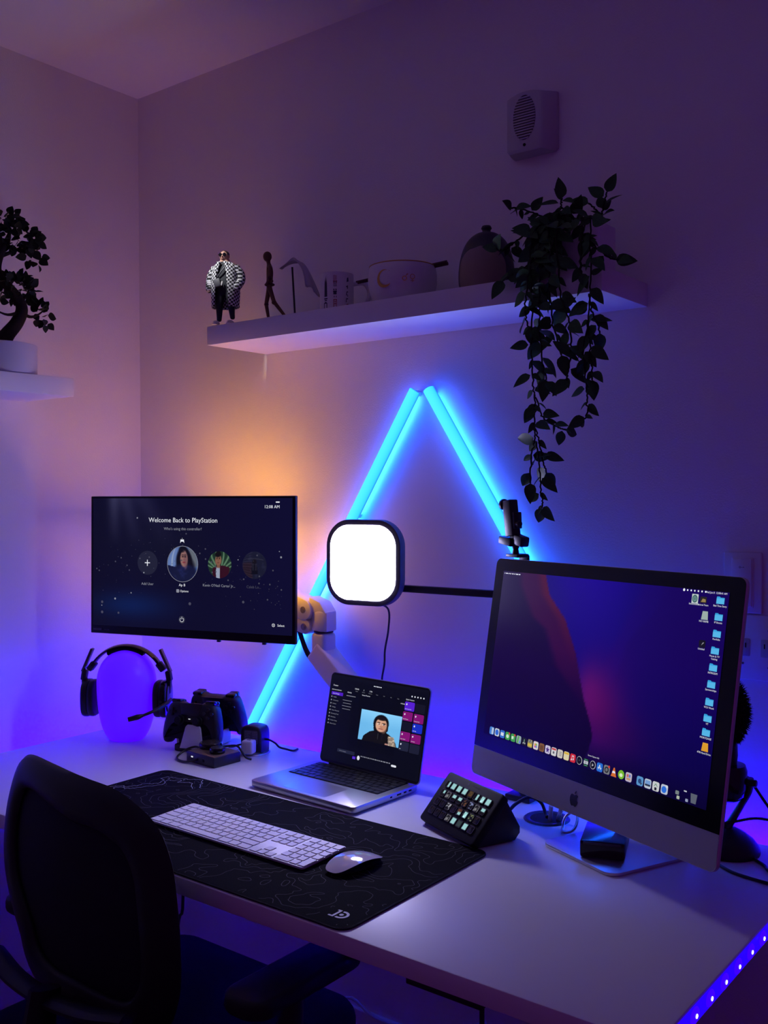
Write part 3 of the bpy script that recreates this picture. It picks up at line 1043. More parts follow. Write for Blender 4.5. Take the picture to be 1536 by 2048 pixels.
icon(.2348, -.1240, .0075, .0060, (120, 130, 130), name='window_icon')
icon(.2375, -.1310, .0060, .0052, (180, 190, 170), name='window_icon')
icon(.2510, -.1180, .0060, .0020, (200, 205, 215), name='window_icon')
icon(.2555, -.1310, .0055, .0045, (150, 160, 190), name='window_icon')
bin_ = MB().flat([(.2640, -.1325), (.2740, -.1325), (.2758, -.1180), (.2622, -.1180)], YI)
bin_.build('bin_icon', emit('icon_bin', s2l((92, 98, 112)), .9), wp, smooth=False)
FOLD = emit('folder_blue', s2l((48, 158, 222)), .95)
FOLD2 = emit('folder_blue_light', s2l((84, 182, 232)), .95)
fz = [.1835, .1575, .1315, .1052, .0790, .0529, .0257, .0006, -.0210]
fn_ = ['Bed Time Story', 'IF Shoots', 'Portfolio', 'Movie & TV\nCasting', 'INTRODM', 'Sponsorships', 'VCU Work', 'VT', 'MORTGAGE']
fold0 = MB()
fold0.flat([(-.0078, -.0056), (.0078, -.0056), (.0078, .0044), (-.0005, .0044), (-.0016, .0058), (-.0070, .0058), (-.0078, .0050)], YI)
fold0 = fold0.mesh('folder_icon', False)
fold0.materials.append(FOLD)
fold1 = MB().flat([(-.0078, -.0056), (.0078, -.0056), (.0078, .0030), (-.0078, .0030)], YI - .0003).mesh('folder_front', False)
fold1.materials.append(FOLD2)
txt = MB()
for z_, s_ in zip(fz, fn_):
    f_ = link('folder_icon', fold0, None, wp, T(.2792, 0, z_))
    link('folder_front', fold1, None, f_)
    for j, l_ in enumerate(s_.split('\n')):
        txt.text(l_, .2792, z_ - .0102 - .0042 * j, .0042, YI)
g = MB().flat([(.2732, -.0500), (.2870, -.0500), (.2855, -.0370), (.2750, -.0370)], YI)
g.build('drive_icon', emit('drive_orange', s2l((225, 160, 40)), .9), wp, smooth=False)
txt.text('4TB Hard Drive', .2792, -.0545, .0042, YI)
g = MB().flat([(.2440, .1505), (.2580, .1505), (.2565, .1640), (.2460, .1640)], YI)
g.build('drive_icon', emit('drive_grey', s2l((160, 178, 172)), .9), wp, smooth=False)
txt.text('NO NAME', .2500, .1465, .0042, YI)
icon(.2271, .1820, .0135, .0150, (200, 212, 210), [(circ(0, 0, .42), (50, 92, 96)), (circ(0, 0, .3), (120, 160, 150)), (circ(0, 0, .16), (40, 66, 90))], name='picture_icon', rr=.05)
icon(.2448, .1815, .0135, .0100, (32, 28, 24), [([(-.35, -.35), (.4, -.35), (.35, .1), (-.1, .2)], (150, 128, 76))], name='picture_icon', rr=.05)
txt.text('Settlement 3', .2255, .1722, .0040, YI).text('National Team', .2440, .1722, .0040, YI)
icon(.2521, .1125, .0135, .0120, (9, 9, 22), [([(-.1, -.2), (.3, .2), (.1, .2), (.0, .05)], (150, 150, 155))], name='picture_icon')
txt.text('Untitled', .2510, .1030, .0042, YI)
txt.text('Screen Capture HD', .0360, -.1130, .0036, YI)
txt.text('Wed Jun 8  12:08:41 AM', .2690, .1930, .0044, YI)
for k in range(7):
    txt.flat(circ(.2020 + k * .0076, .1946, .0016 if k else .0024, 8), YI)
for k, (x0, w) in enumerate(((-.2900, .0018), (-.2855, .0060), (-.2770, .0035), (-.2710, .0035), (-.2645, .0045), (-.2575, .0030), (-.2520, .0080), (-.2420, .0045))):
    txt.flat(bx(x0, x0 + w, .1915, .1934), YI)
txt.build('screen_text', LIT_WHITE, wp, smooth=False, kind='stuff')

# black drive box lying on the foot
bxo = thing('hard_drive', 'black hard drive box lying on the foot of the large computer', 'hard drive', T(1.646, -.278, DZ + .0066, 19.5))
MB().box((0, 0, .0150), (.077, .108, .0300), bev=.0035).build('case', BLACKG, bxo)
MB().box((0, -.0535, .0255), (.066, .0030, .0050), bev=.0012).build('front_chamfer', pbr('grey_gloss', (.05, .05, .06), .18), bxo)

# small camera on a ball mount clipped on top of the display
wc = thing('webcam', 'black camera with clip and ball mount on top of the large computer', 'webcam', T(1.394, -.161, 1.2508, -23.25))
MB().box((0, .004, .0035), (.040, .030, .007), bev=.002).build('clip_base', BLACK, wc)
MB().box((0, .022, -.016), (.030, .006, .040), bev=.002).build('rear_clip', BLACK, wc)
g = MB().cyl((0, 0, .013), .0075, .016, r2=.0050)
g.ball((0, 0, .022), .0075)
g.build('ball_joint', BLACK, wc)
g = MB().box((-.020, -.006, .032), (.042, .018, .016), rot=(0, R(8), 0), bev=.003)
g.box((.019, .0, .034), (.028, .022, .021), rot=(0, R(12), 0), bev=.004)
g.box((0, 0, .036), (.024, .016, .024), bev=.003)
g.build('clamp', BLACK, wc)
MB().box((-.009, -.004, .0795), (.026, .022, .074), rot=(0, R(-9), 0), bev=.003).build('camera_body', BLACK, wc)
MB().box((.006, -.002, .075), (.010, .020, .034), rot=(0, R(-4), 0), bev=.002).build('side_plate', BLACK, wc)
MB().cyl((.0150, -.004, .068), .0068, .010, 'x', 14, bev=.001).build('knob', BLACK, wc)
g = MB().cyl((-.032, -.006, .107), .0115, .009, 'x', 18, bev=.002, M=Matrix.Translation((0, 0, 0)))
g.box((-.024, -.006, .110), (.012, .012, .010), bev=.002)
g.build('lens_cap', BLACK, wc)

# ================================================================== WALL-SIDE MONITOR
mon = thing('monitor', 'thin black monitor on a white arm showing a user selection screen', 'monitor', T(.4777, -.2304, 1.1955, 15.74, -.97))
MW, MH = .610, .363
hs = MB().box((0, .0060, 0), (MW, .0120, MH), bev=.0018)
hs.box((0, .0260, -.01), (.42, .030, .24), bev=.012)
hs.build('housing', BLACK, mon)
MB().flat(rrect(MW - .003, MH - .003, .002, 2), -.0004).build('front_glass', pbr('monitor_glass', (.004, .004, .007), .22, spec=.3), mon, smooth=False)
MB().box((0, .044, 0), (.10, .008, .10), bev=.002).build('mount_plate', ARMW, mon)
for x_ in (.085, .215):
    MB().box((x_, .008, -MH / 2 - .0025), (.009, .008, .006), bev=.001).build('control_button', BLACK, mon)
BIAS = emit('amber_led_glow', (1., .42, .02), BIAS_STR)
MB().box((-.01, .030, .135), (.40, .030, .008), bev=.001).build('bias_light', BIAS, mon)
MB().box((.258, .021, .030), (.008, .016, .16), bev=.001).build('bias_light', BIAS, mon)






def mon_pic(Ug, Vg):
    p = Pic(Ug, Vg, (13, 12, 40))
    p.mix(np.clip((Ug - .55) / .4, 0, 1) * .55, (15, 14, 52))
    p.mix(np.clip((.22 - Ug) / .2, 0, 1) * .45, (10, 9, 28))
    p.add(np.exp(-((Ug - .20) / .20) ** 2 - ((Vg - .17) / .10) ** 2) * .9, (0, 18, 40))
    p.mix(np.exp(-((Ug - .35) / .25) ** 2 - ((Vg - .62) / .22) ** 2) * .35, (22, 24, 38))
    for x0, k, w, a in ((.11, .05, .030, 34), (.17, .35, .040, 26), (.26, .75, .055, 16)):
        c_ = x0 + k * (1 - Vg) * .5
        p.add(np.exp(-((Ug - c_) / w) ** 2) * np.clip(1 - (1 - Vg) / .38, 0, 1), (a, a, a * 1.15))
    return p.c


mscr = paint('screen', .594, .336, 120, 68, mon_pic, mon, -.0010, 0, .0080)
MU = lambda u_, v_: ((u_ - .5) * .594, (.5 - v_) * .336 + .0080)
YM = -.0016
mt, mg = MB(), MB()


def mtxt(mb, s_, u_, v_, size, align='CENTER'):
    x_, z_ = MU(u_, v_)
    mb.text(s_, x_, z_ - size * .33, size, YM, align)


mtxt(mt, 'Welcome Back to PlayStation', .471, .167, .0172)
mtxt(mg, "Who's using this controller?", .471, .233, .0100)
mtxt(mt, '12:08 AM', .905, .064, .0110)
mtxt(mt, 'Ap B', .469, .660, .0096)
mtxt(mt, 'Options', .480, .706, .0078)
mtxt(mg, 'Add User', .291, .660, .0096)
mtxt(mg, "Kevin O'Neil Carter Jr...", .652, .655, .0096)
mtxt(mt, 'Select', .948, .930, .0082)
md = MB()
mtxt(md, 'Caleb Lo...', .820, .656, .0096)
md.build('screen_text', LIT_DIM, mscr, smooth=False, kind='stuff')
x_, z_ = MU(.932, .030)
mt.flat(rrect(.011, .0030, .0012, 2, x_, z_), YM)
x_, z_ = MU(.291, .498)
mt.flat(bx(x_ - .0080, x_ + .0080, z_ - .0011, z_ + .0011), YM - .0004).flat(bx(x_ - .0011, x_ + .0011, z_ - .0080, z_ + .0080), YM - .0005)
x_, z_ = MU(.447, .706)
mg.flat(rrect(.0085, .0085, .0015, 2, x_, z_), YM)
x_, z_ = MU(.469, .327)           # little game pad sign
mt.flat([(x_ - .0062, z_ - .0050), (x_ - .0030, z_ - .0010), (x_ + .0030, z_ - .0010), (x_ + .0062, z_ - .0050), (x_ + .0050, z_ + .0044), (x_ - .0050, z_ + .0044)], YM)
mt.flat(bx(x_ - .0004, x_ + .0004, z_ + .006, z_ + .0085), YM)
x_, z_ = MU(.913, .930)


def ringflat(mb, cx, cz, r0, r1, y_, a0=0, a1=360, n=22):
    A = [R(a0 + (a1 - a0) * i / n) for i in range(n + 1)]
    for a, b in zip(A, A[1:]):
        mb.flat([(cx + r0 * math.cos(a), cz + r0 * math.sin(a)), (cx + r1 * math.cos(a), cz + r1 * math.sin(a)), (cx + r1 * math.cos(b), cz + r1 * math.sin(b)), (cx + r0 * math.cos(b), cz + r0 * math.sin(b))], y_)


ringflat(mt, x_, z_, .0034, .0043, YM)
for s_ in (-1, 1):
    d = .0022
    mt.flat([(x_ - d, z_ - s_ * d - .0004), (x_ - d, z_ - s_ * d + .0004), (x_ + d, z_ + s_ * d + .0004), (x_ + d, z_ + s_ * d - .0004)], YM - .0001 * s_)
x_, z_ = MU(.468, .924)
ringflat(mt, x_, z_, .0048, .0060, YM, 125, 415)
mt.flat(bx(x_ - .0006, x_ + .0006, z_ + .001, z_ + .0075), YM)
ringflat(mg, x_, z_, .0084, .0087, YM)
mt.build('screen_text', LIT_WHITE, mscr, smooth=False, kind='stuff')
mg.build('screen_text', LIT_GREY, mscr, smooth=False, kind='stuff')


def av_add(Ug, Vg):
    return Pic(Ug, Vg, (32, 33, 54)).c


def av_woman(Ug, Vg):
    p = Pic(Ug, Vg, (88, 120, 190))
    p.rect(0, .30, 0, 1, (120, 150, 215), .1).rect(.12, .17, 0, 1, (175, 195, 235), .04).rect(.74, 1, .4, 1, (118, 126, 140), .1)
    p.poly([(0, .45), (.30, .40), (.34, 0), (0, 0)], (24, 28, 66))
    p.ell(.55, .62, .27, .42, (20, 18, 34), .12)
    p.ell(.60, .35, .30, .40, (20, 18, 34), .2)
    p.ell(.55, .16, .46, .34, (26, 30, 70), .12)
    p.ell(.545, .66, .125, .24, (176, 128, 122), .1)
    p.ell(.60, .60, .06, .2, (150, 104, 108), .5)
    p.ell(.505, .705, .036, .018, (30, 22, 34), .3).ell(.590, .705, .036, .018, (30, 22, 34), .3)
    p.ell(.505, .755, .045, .012, (40, 26, 34), .4).ell(.590, .755, .045, .012, (40, 26, 34), .4)
    p.ell(.548, .625, .022, .022, (150, 98, 100), .5).ell(.548, .545, .050, .024, (150, 62, 78), .3)
    p.ell(.47, .92, .12, .09, (20, 18, 34), .3)
    p.add((vnoise(Ug, Vg, 9, 21, 3) - .5) * (Vg < .45), (34, 40, 90))
    return p.c * .80


def av_man(Ug, Vg):
    p = Pic(Ug, Vg, (30, 54, 44))
    for k in range(9):
        a = -1.1 + k * .28
        d = np.abs((Ug - .5) * math.cos(a) - (Vg - .2) * math.sin(a))
        p.mix((np.exp(-(d / .035) ** 2)) * ((Vg > .35) & (np.abs(Ug - .45) > .12)), (110, 150, 116))
    p.poly([(.12, 0), (.20, .36), (.40, .46), (.66, .48), (.92, .40), (1, 0)], (58, 18, 36))
    p.poly([(.30, 0), (.36, .40), (.50, .42), (.52, 0)], (170, 180, 205))
    p.ell(.44, .68, .14, .22, (150, 104, 84), .1).ell(.42, .90, .16, .12, (20, 18, 24), .15)
    p.rect(.38, .52, .38, .5, (140, 96, 78), .04)
    p.ell(.385, .72, .03, .015, (30, 20, 22), .4).ell(.49, .72, .03, .015, (30, 20, 22), .4)
    p.ell(.385, .76, .04, .010, (30, 20, 22), .4).ell(.49, .76, .04, .010, (30, 20, 22), .4)
    p.ell(.44, .57, .05, .014, (110, 60, 56), .4).ell(.44, .65, .02, .03, (128, 86, 70), .5)
    return p.c * .85


def av_dim(Ug, Vg):
    p = Pic(Ug, Vg, (30, 32, 58))
    p.rect(0, .4, 0, .6, (42, 30, 44), .1)
    p.add((np.sin(Vg * 60) > .3) * (Ug < .4) * .8, (16, 12, 16))
    p.add(vnoise(Ug, Vg, 7, 2, 3) - .5, (30, 30, 40))
    p.rect(.2, .9, .72, .75, (58, 58, 78), .02)
    p.ell(.5, .62, .09, .10, (26, 22, 34), .2).poly([(.36, .18), (.40, .52), (.60, .52), (.66, .18)], (18, 18, 34))
    p.mix(np.exp(-(((np.abs(Ug - .5) - .06) / .03) ** 2)) * ((Vg > .3) & (Vg < .55)) * .5, (70, 66, 84))
    return p.c * .8


for nm, fn, u_, v_, d_, n_ in (('user_avatar', av_add, .291, .498, .062, 14), ('user_avatar', av_woman, .471, .500, .090, 60), ('user_avatar', av_man, .655, .498, .068, 52), ('user_avatar', av_dim, .823, .495, .068, 44)):
    x_, z_ = MU(u_, v_)
    paint(nm, d_, d_, n_, n_, fn, mscr, -.0013, x_, z_, ell=True)
rg = MB()
x_, z_ = MU(.471, .5)
ringflat(rg, x_, z_, .0452, .0463, YM, n=40)
rg.build('avatar_ring', LIT_GREY, mscr, smooth=False)
dust = MB()
dust2 = MB()
rr_ = random.Random(5)
for k in range(120):
    u_ = rr_.random() * .95 + .02
    v_ = .55 + .28 * math.sin(u_ * 5.5 + 2.5) * .5 + rr_.gauss(0, .10)
    if .05 < v_ < .97:
        x_, z_ = MU(u_, v_)
        dust.flat(circ(x_, z_, rr_.choice((.0006, .0008, .0011, .0022)), 8), YM + .0001)
for u_, v_, r_ in ((.237, .152, .0022), (.948, .432, .0026), (.745, .458, .0015), (.94, .39, .0014), (.272, .575, .0020), (.205, .735, .0018), (.12, .785, .0028), (.048, .842, .0016), (.77, .77, .0034), (.508, .80, .0040), (.05, .815, .0036), (.05, .895, .0038), (.138, .895, .0030)):
    x_, z_ = MU(u_, v_)
    (dust if r_ > .0029 else dust2).flat(circ(x_, z_, r_, 10), YM + .0001)
dust.build('dust_specks', LIT_DIM, mscr, smooth=False, kind='stuff')
dust2.build('dust_specks', LIT_GREY, mscr, smooth=False, kind='stuff')
bz = MB().flat(rrect(.030, .0075, .001, 2, -.283, -.1705), -.0010).build('maker_plate', pbr('bezel_plate', (.020, .020, .026), .4), mon, smooth=False)
g = MB()
scribble(g, -.2955, -.1705, .024, .0030, -.0014)
scribble(g, -.2600, -.1708, .016, .0018, -.0014)
g.build('maker_print', pbr('bezel_print', (.09, .09, .11), .5), mon, smooth=False, kind='stuff')

# ================================================================== MONITOR ARM
arm = thing('monitor_stand', 'white jointed monitor arm rising behind the laptop', 'monitor arm', T(1.005, -.085, DZ))
AO = Vector((1.005, -.085, DZ))
L_ = lambda p: tuple(Vector(p) - AO)
g = MB().box((0, .008, .004), (.085, .07, .008), bev=.002)
g.cyl((0, .005, .035), .024, .06, bev=.003, seg=28)
g.build('clamp_base', ARMW, arm)
# sloping lower arm: a box beam with a raised edge, plus the upright head it carries
a0, a1 = Vector(L_((.998, -.075, .800))), Vector(L_((.794, -.07, .979)))
d = (a1 - a0)
rotm = d.to_track_quat('Z', 'Y').to_matrix().to_4x4()
g = MB().box((a0 + a1) / 2, (.058, .054, d.length + .045), rot=rotm, bev=.006, seg=3)
g.build('lower_arm', ARMW, arm)
hd_ = MB()
hd_.box(L_((.793, -.07, 1.000)), (.046, .050, .076), bev=.010, seg=3)
hd_.build('elbow_housing', ARMW, arm)
MB().cyl(L_((.793, -.07, 1.0400)), .0245, .0030, seg=30).build('joint_gap', BLACK, arm)
up = MB()
up.prism([(-.024, -.018), (.010, -.026), (.026, -.018), (.026, .018), (.010, .026), (-.024, .018)], 0, .050, 'xy', bev=.004, M=Matrix.Translation(L_((.793, -.07, 1.0415))))
up.prism([(-.030, .046), (.026, .046), (.006, .072), (-.030, .084)], -.022, .022, 'xz', bev=.004, M=Matrix.Translation(L_((.793, -.07, 1.0415))))
up.build('swivel_head', ARMW, arm)


def link_plate(p0, p1, r0, r1, n=10):
    """outline of a link plate in xz: two rounded ends"""
    d = Vector((p1[0] - p0[0], p1[1] - p0[1]))
    a = math.atan2(d.y, d.x)
    out = []
    for i in range(n + 1):
        t = a + R(90) + R(180) * i / n
        out.append((p0[0] + r0 * math.cos(t), p0[1] + r0 * math.sin(t)))
    for i in range(n + 1):
        t = a - R(90) + R(180) * i / n
        out.append((p1[0] + r1 * math.cos(t), p1[1] + r1 * math.sin(t)))
    return out


M0 = Matrix.Translation(L_((.786, -.07, 1.089)))
pl = MB().prism(link_plate((-.120, .028), (-.036, .004), .028, .026), -.029, .020, 'xz', bev=.003, M=M0)
pl.build('upper_link', ARMW, arm)
pl = MB().prism(link_plate((-.110, -.022), (-.034, -.038), .018, .019), -.027, .018, 'xz', bev=.003, M=M0)
pl.build('lower_link', ARMW, arm)
for x_, z_ in ((-.036, .004), (-.034, -.038)):
    b_ = MB().lathe([(0, 0), (.0085, 0), (.0085, .0014), (.0068, .0014), (.0066, .0006), (.0040, .0006), (.0036, .0022), (0, .0022)], M=M0 @ T(x_, -.0285, z_, 0, 90), seg=20)
    b_.build('bolt', pbr('bolt_steel', (.45, .42, .38), .35, metal=.7), arm)
# neck from the links back to the plate on the monitor
p_m = mon.matrix_basis @ Vector((0, .055, 0))
g = MB().tube([L_((.69, -.078, 1.12)), L_((.60, -.09, 1.16)), tuple(p_m - AO)], .019, 14, smooth=5)
g.build('wrist', ARMW, arm)
# cables along the arm
cbl = thing('monitor_cable', 'bundle of black cables hanging from the monitor to its white arm', 'cable', T(.742, -.080, 1.032))
for k, dx in enumerate((0, .0055, .011)):
    MB().tube([(-.10, .02, .075), (-.048 + dx, .004, .044), (-.016 + dx, -.004, -.010 - k * .002), (.012 + dx * .6, -.002, -.062 + k * .004), (.050, .025, -.105)], .0028, 8, smooth=5).build('cable', BLACK, cbl)

# ================================================================== KEY LIGHT
kl = thing('key_light', 'round-cornered white light panel glowing between the two monitors', 'light panel', T(.965, -.128, 1.2205, 8.6, -.9))
PWD = .201
MB().prism(rrect(PWD, PWD, .062, 12), 0, .026, 'xz', bev=.004).build('frame', pbr('panel_frame', (.10, .09, .088), .55, var=.1), kl)
MB().prism(rrect(PWD - .040, PWD - .040, .045, 10), .025, .036, 'xz', bev=.006).build('rear_housing', BLACK, kl)
ri = rrect(PWD - .026, PWD - .026, .050, 12)
MB().prism(ri, -.0012, .0006, 'xz', bev=.0005).build('diffuser', emit('panel_white', (.82, .77, 1.34), PANEL_STR), kl)
MB().box((0, .040, -.058), (.030, .020, .030), bev=.004).build('mount_block', BLACK, kl)
bm_ = thing('light_boom', 'black boom arm and clamped pole holding the light panel', 'light stand', T(1.371, -.085, DZ))
MB().box((0, 0, .006), (.060, .066, .012), bev=.003).build('clamp', BLACK, bm_)
MB().cyl((0, 0, .24), .0125, .46, seg=18, bev=.002).build('pole', BLACK, bm_)
MB().box((0, -.002, .432), (.036, .036, .040), bev=.005).build('joint', BLACK, bm_)
MB().box(((.985 - 1.371) / 2 - .01, .002, .4275), (.375, .012, .0165), rot=(0, R(-.3), R(0)), bev=.003).build('boom', BLACK, bm_)
kc = MB().tube([(.992, -.108, 1.128), (.996, -.07, 1.108), (.990, -.062, 1.06), (.978, -.06, 1.01), (.976, -.06, .975), (.968, -.06, .93), (.972, -.058, .86), (.99, -.05, .74), (.99, -.03, .60)], .0024, 8, smooth=6).build('panel_cable', BLACK)
tag(kc, 'thin black cable hanging from the glowing light panel behind the laptop', 'cable')

# ================================================================== WALL LIGHT BARS
BARF = emit('bar_diffuser_cyan', (.040, .86, .95), BAR_FRONT)
_nt = BARF.node_tree                      # the tube glows cyan along its crest and deeper blue at its sides
_tc, _sx = _nt.nodes.new('ShaderNodeTexCoord'), _nt.nodes.new('ShaderNodeSeparateXYZ')
_rp = _nt.nodes.new('ShaderNodeValToRGB')
_nt.links.new(_tc.outputs['Object'], _sx.inputs[0])
_mr = _nt.nodes.new('ShaderNodeMapRange')
_mr.inputs[1].default_value, _mr.inputs[2].default_value = -.0210, -.0400
_nt.links.new(_sx.outputs['Y'], _mr.inputs[0])
_nt.links.new(_mr.outputs[0], _rp.inputs[0])
_rp.color_ramp.elements[0].color = (.018, .20, 5.5, 1)
_rp.color_ramp.elements[1].color = (.085, .95, 8.5, 1)
_e = _rp.color_ramp.elements.new(.35)
_e.color = (.045, .70, 8., 1)
_nt.links.new(_rp.outputs[0], _nt.nodes['Principled BSDF'].inputs['Emission Color'])
BARB = emit('bar_back_glow', (.006, .11, 1.0), BAR_BACK)


def bar(name, label, p0, p1, segs, cut):
    p0, p1 = Vector(p0), Vector(p1)
    d = p1 - p0
    L = d.length
    ux = d.normalized()
    uy = Vector((0, 1, 0))
    M = Matrix((ux, uy, ux.cross(uy))).transposed().to_4x4()
    M.translation = p0
    t = thing(name, label, 'light bar', M, 'blue light bars forming a peak on the wall')
    MB().box((L / 2, -.0190, 0), (L - .004, .003, .021)).build('backing', EDGE, t)
    step = L / segs
    prof = [(-.0206 - .0185 * math.sin(R(x_)) ** .8, -.0140 * math.cos(R(x_))) for x_ in range(0, 181, 12)]
    for k in range(segs):
        MB().prism(prof, k * step + .0006, (k + 1) * step - .0006, 'yz').build('diffuser', BARF, t)
    MB().box((L / 2, -.0168, 0), (L - .03, .0014, .017)).build('back_light', BARB, t)
    for k in range(0, segs + 1):
        MB().box((min(max(k * step, .006), L - .006), -.0092, 0), (.010, .0176, .010)).build('wall_mount', EDGE, t)
    return t


bar('light_bar', 'left light bar of the glowing blue peak, passing behind the light panel', (.478, 0, .735), (1.043, 0, 1.624), 3, 0)
bar('light_bar', 'right light bar of the glowing blue peak, running down behind the webcam', (1.082, 0, 1.624), (1.650, 0, .735), 3, 0)

# ================================================================== HEAD LAMP AND HEADSET
egg = thing('egg_lamp', 'violet glowing egg-shaped lamp wearing the black headset', 'lamp', T(.275, -.270, DZ))
EH = .238


def egg_r(t):                            # t 0 bottom .. 1 top
    tab = [(0, .044), (.02, .050), (.10, .060), (.22, .0685), (.35, .0735), (.5, .0765), (.65, .0772), (.76, .0735), (.85, .0640), (.92, .0500), (.965, .0340), (.99, .0170), (1., .0)]
    return float(np.interp(t, [a for a, b in tab], [b for a, b in tab]))


prof = [(egg_r(k / 40) * (1 if k else 1), .001 + EH * k / 40) for k in range(41)]
prof = [(0, .001)] + prof
for _ in range(2):
    prof = [prof[0], prof[1]] + [((prof[i - 1][0] + 2 * prof[i][0] + prof[i + 1][0]) / 4, prof[i][1]) for i in range(2, len(prof) - 1)] + [prof[-1]]
MB().lathe(prof, seg=44).build('glowing_shell', pbr('egg_shell', (.16, .10, .22), .35, spec=.3, emis=(.068, .0, 1.), es=1.0), egg, angle=80)

hs_ = thing('headset', 'black gaming headset with boom microphone hung over the violet lamp', 'headset', T(.275, -.270, DZ, 33))
hb = []
for k in range(-10, 11):
    a = R(k * 6.0)
    hb.append((.098 * math.sin(a) * 1.08, 0, .244 - .102 + .105 * math.cos(a)))
g = MB().tube(hb, .0145, 10, flat=.30, up=(0, 0, 1))
g.build('headband', pbr('headband_gloss', (.014, .012, .011), .22), hs_)
pad_ = [(p[0] * .90, 0, p[2] - .0075) for p in hb[5:16]]
MB().tube(pad_, .0150, 10, flat=.42, up=(0, 0, 1)).build('headband_cushion', FABRIC, hs_)
for sx in (-1, 1):
    rod = MB()
    rod.box((sx * .1055, 0, .208), (.0065, .018, .066), rot=(0, R(-sx * 24), 0), bev=.0012)
    rod.build('slider_rail', pbr('rail_metal', (.10, .09, .10), .25, metal=.6), hs_)
    yk = MB()
    yk.box((sx * .0935, 0, .192), (.016, .024, .026), rot=(0, R(-sx * 38), 0), bev=.004)
    yk.box((sx * .1145, 0, .168), (.015, .020, .028), rot=(0, R(-sx * 10), 0), bev=.004)
    yk.box((sx * .1155, 0, .142), (.010, .016, .042), rot=(0, R(sx * 3), 0), bev=.003)
    yk.build('yoke', BLACK, hs_)
    cup = MB()
    ell = [(.040 * abs(math.cos(R(a))) ** .7 * math.copysign(1, math.cos(R(a))), .0490 * abs(math.sin(R(a))) ** .7 * math.copysign(1, math.sin(R(a)))) for a in range(0, 360, 12)]
    cup.prism(ell, sx * .096, sx * .114, 'yz', bev=.005, M=Matrix.Translation((0, 0, .108)))
    cup.build('ear_cup', BLACKG if sx > 0 else BLACK, hs_)
    cs = MB()
    cs.prism([(p[0] * .98, p[1] * .98) for p in ell], sx * .0795, sx * .098, 'yz', bev=.006, seg=3, M=Matrix.Translation((0, 0, .108)))
    cs.build('ear_cushion', pbr('cushion_leather', (.008, .008, .010), .45), hs_)
    tg_ = MB().prism([(p[0] * .62, p[1] * .72) for p in ell], sx * .1138, sx * .1175, 'yz', bev=.0012, M=Matrix.Translation((0, 0, .108)))
    tg_.build('ear_plate', pbr('plate_grey', (.12, .11, .14), .3), hs_)
mb_ = MB()
mb_.tube([(.118, .004, .104), (.116, -.030, .100), (.100, -.075, .092), (.074, -.098, .083)], [.0055, .0062, .0045, .0035], 8, smooth=5)
mb_.tube([(.076, -.097, .0840), (.064, -.104, .081), (.042, -.112, .076)], [.004, .0072, .0060], 10, smooth=4)
mb_.build('boom_microphone', BLACK, hs_)
MB().tube([(.112, .004, .074), (.113, .004, .058), (.113, .003, .046), (.120, -.004, .034), (.135, -.012, .022), (.155, -.03, .006)], .0032, 8, smooth=4).build('cable', BLACK, hs_)

# ================================================================== GAME CONTROLLERS ON A DOCK
dk = thing('charging_dock', 'white and black charging dock carrying two game controllers', 'charging dock', T(.494, -.205, DZ, 17))
g = MB().box((0, .005, .009), (.082, .140, .018), bev=.004)
g.box((0, .014, .034), (.050, .026, .055), bev=.004)
g.build('base', BLACKG, dk)
MB().prism([(-.036, .002), (.036, .002), (.031, .020), (.022, .056), (.016, .062), (-.016, .062), (-.022, .056), (-.031, .020)], -.070, -.058, 'xz', bev=.004, M=Matrix.Translation((.012, 0, 0)) @ Matrix.Rotation(R(-6), 4, 'X')).build('front_shell', pbr('dock_white', (.66, .66, .68), .35, var=.02), dk)
for sx in (-1, 1):
    MB().box((sx * .044, .012, .020), (.008, .110, .036), bev=.003).build('side_shell', MATS['dock_white'], dk)


def controller(name, label, M, grp):
    t = thing(name, label, 'game controller', M, grp)
    half = [(0, .043), (.022, .043), (.034, .047), (.054, .046), (.066, .038), (.073, .020), (.079, -.008), (.081, -.036), (.076, -.054), (.066, -.058), (.058, -.052), (.050, -.034), (.042, -.021), (.030, -.017), (0, -.017)]
    sm = catmull([(p[0], p[1], 0) for p in half], 3)
    o = [(p.x, p.y) for p in sm] + [(-p.x, p.y) for p in reversed(sm[1:-1])]
    b = MB().prism(o, -.021, .021, 'xz', bev=.014, seg=4)
    b.build('shell', pbr('controller_black', (.010, .010, .016), .45, var=.1), t, angle=70)
    f = MB().prism([(-.032, .044), (.032, .044), (.025, .013), (-.025, .013)], -.0225, -.018, 'xz', bev=.0015)
    f.build('touchpad', pbr('pad_black', (.012, .012, .018), .35), t)
    for sx in (-1, 1):
        s = MB().cyl((sx * .026, -.024, .001), .0125, .006, 'y', 22, bev=.001)
        s.cyl((sx * .026, -.030, .001), .0060, .012, 'y', 16)
        s.cyl((sx * .026, -.0375, .001), .0098, .005, 'y', 22, bev=.0016)
        s.build('thumb_stick', RUBBER, t)
        MB().box((sx * .049, -.006, .0475), (.027, .018, .010), bev=.004).build('shoulder_button', BLACKG, t)
        MB().box((sx * .049, .010, .0450), (.026, .018, .014), bev=.005).build('trigger', BLACKG, t)
    dp = MB().box((-.051, -.0215, .021), (.020, .005, .0065), bev=.001)
    dp.box((-.051, -.0215, .021), (.0065, .0052, .020), bev=.001)
    dp.build('direction_pad', BLACKG, t)
    for a in range(4):
        MB().cyl((.051 + .0105 * math.cos(a * math.pi / 2), -.0220, .021 + .0105 * math.sin(a * math.pi / 2)), .0046, .005, 'y', 16, bev=.0008).build('face_button', pbr('button_smoke', (.03, .03, .04), .2), t)
    return t


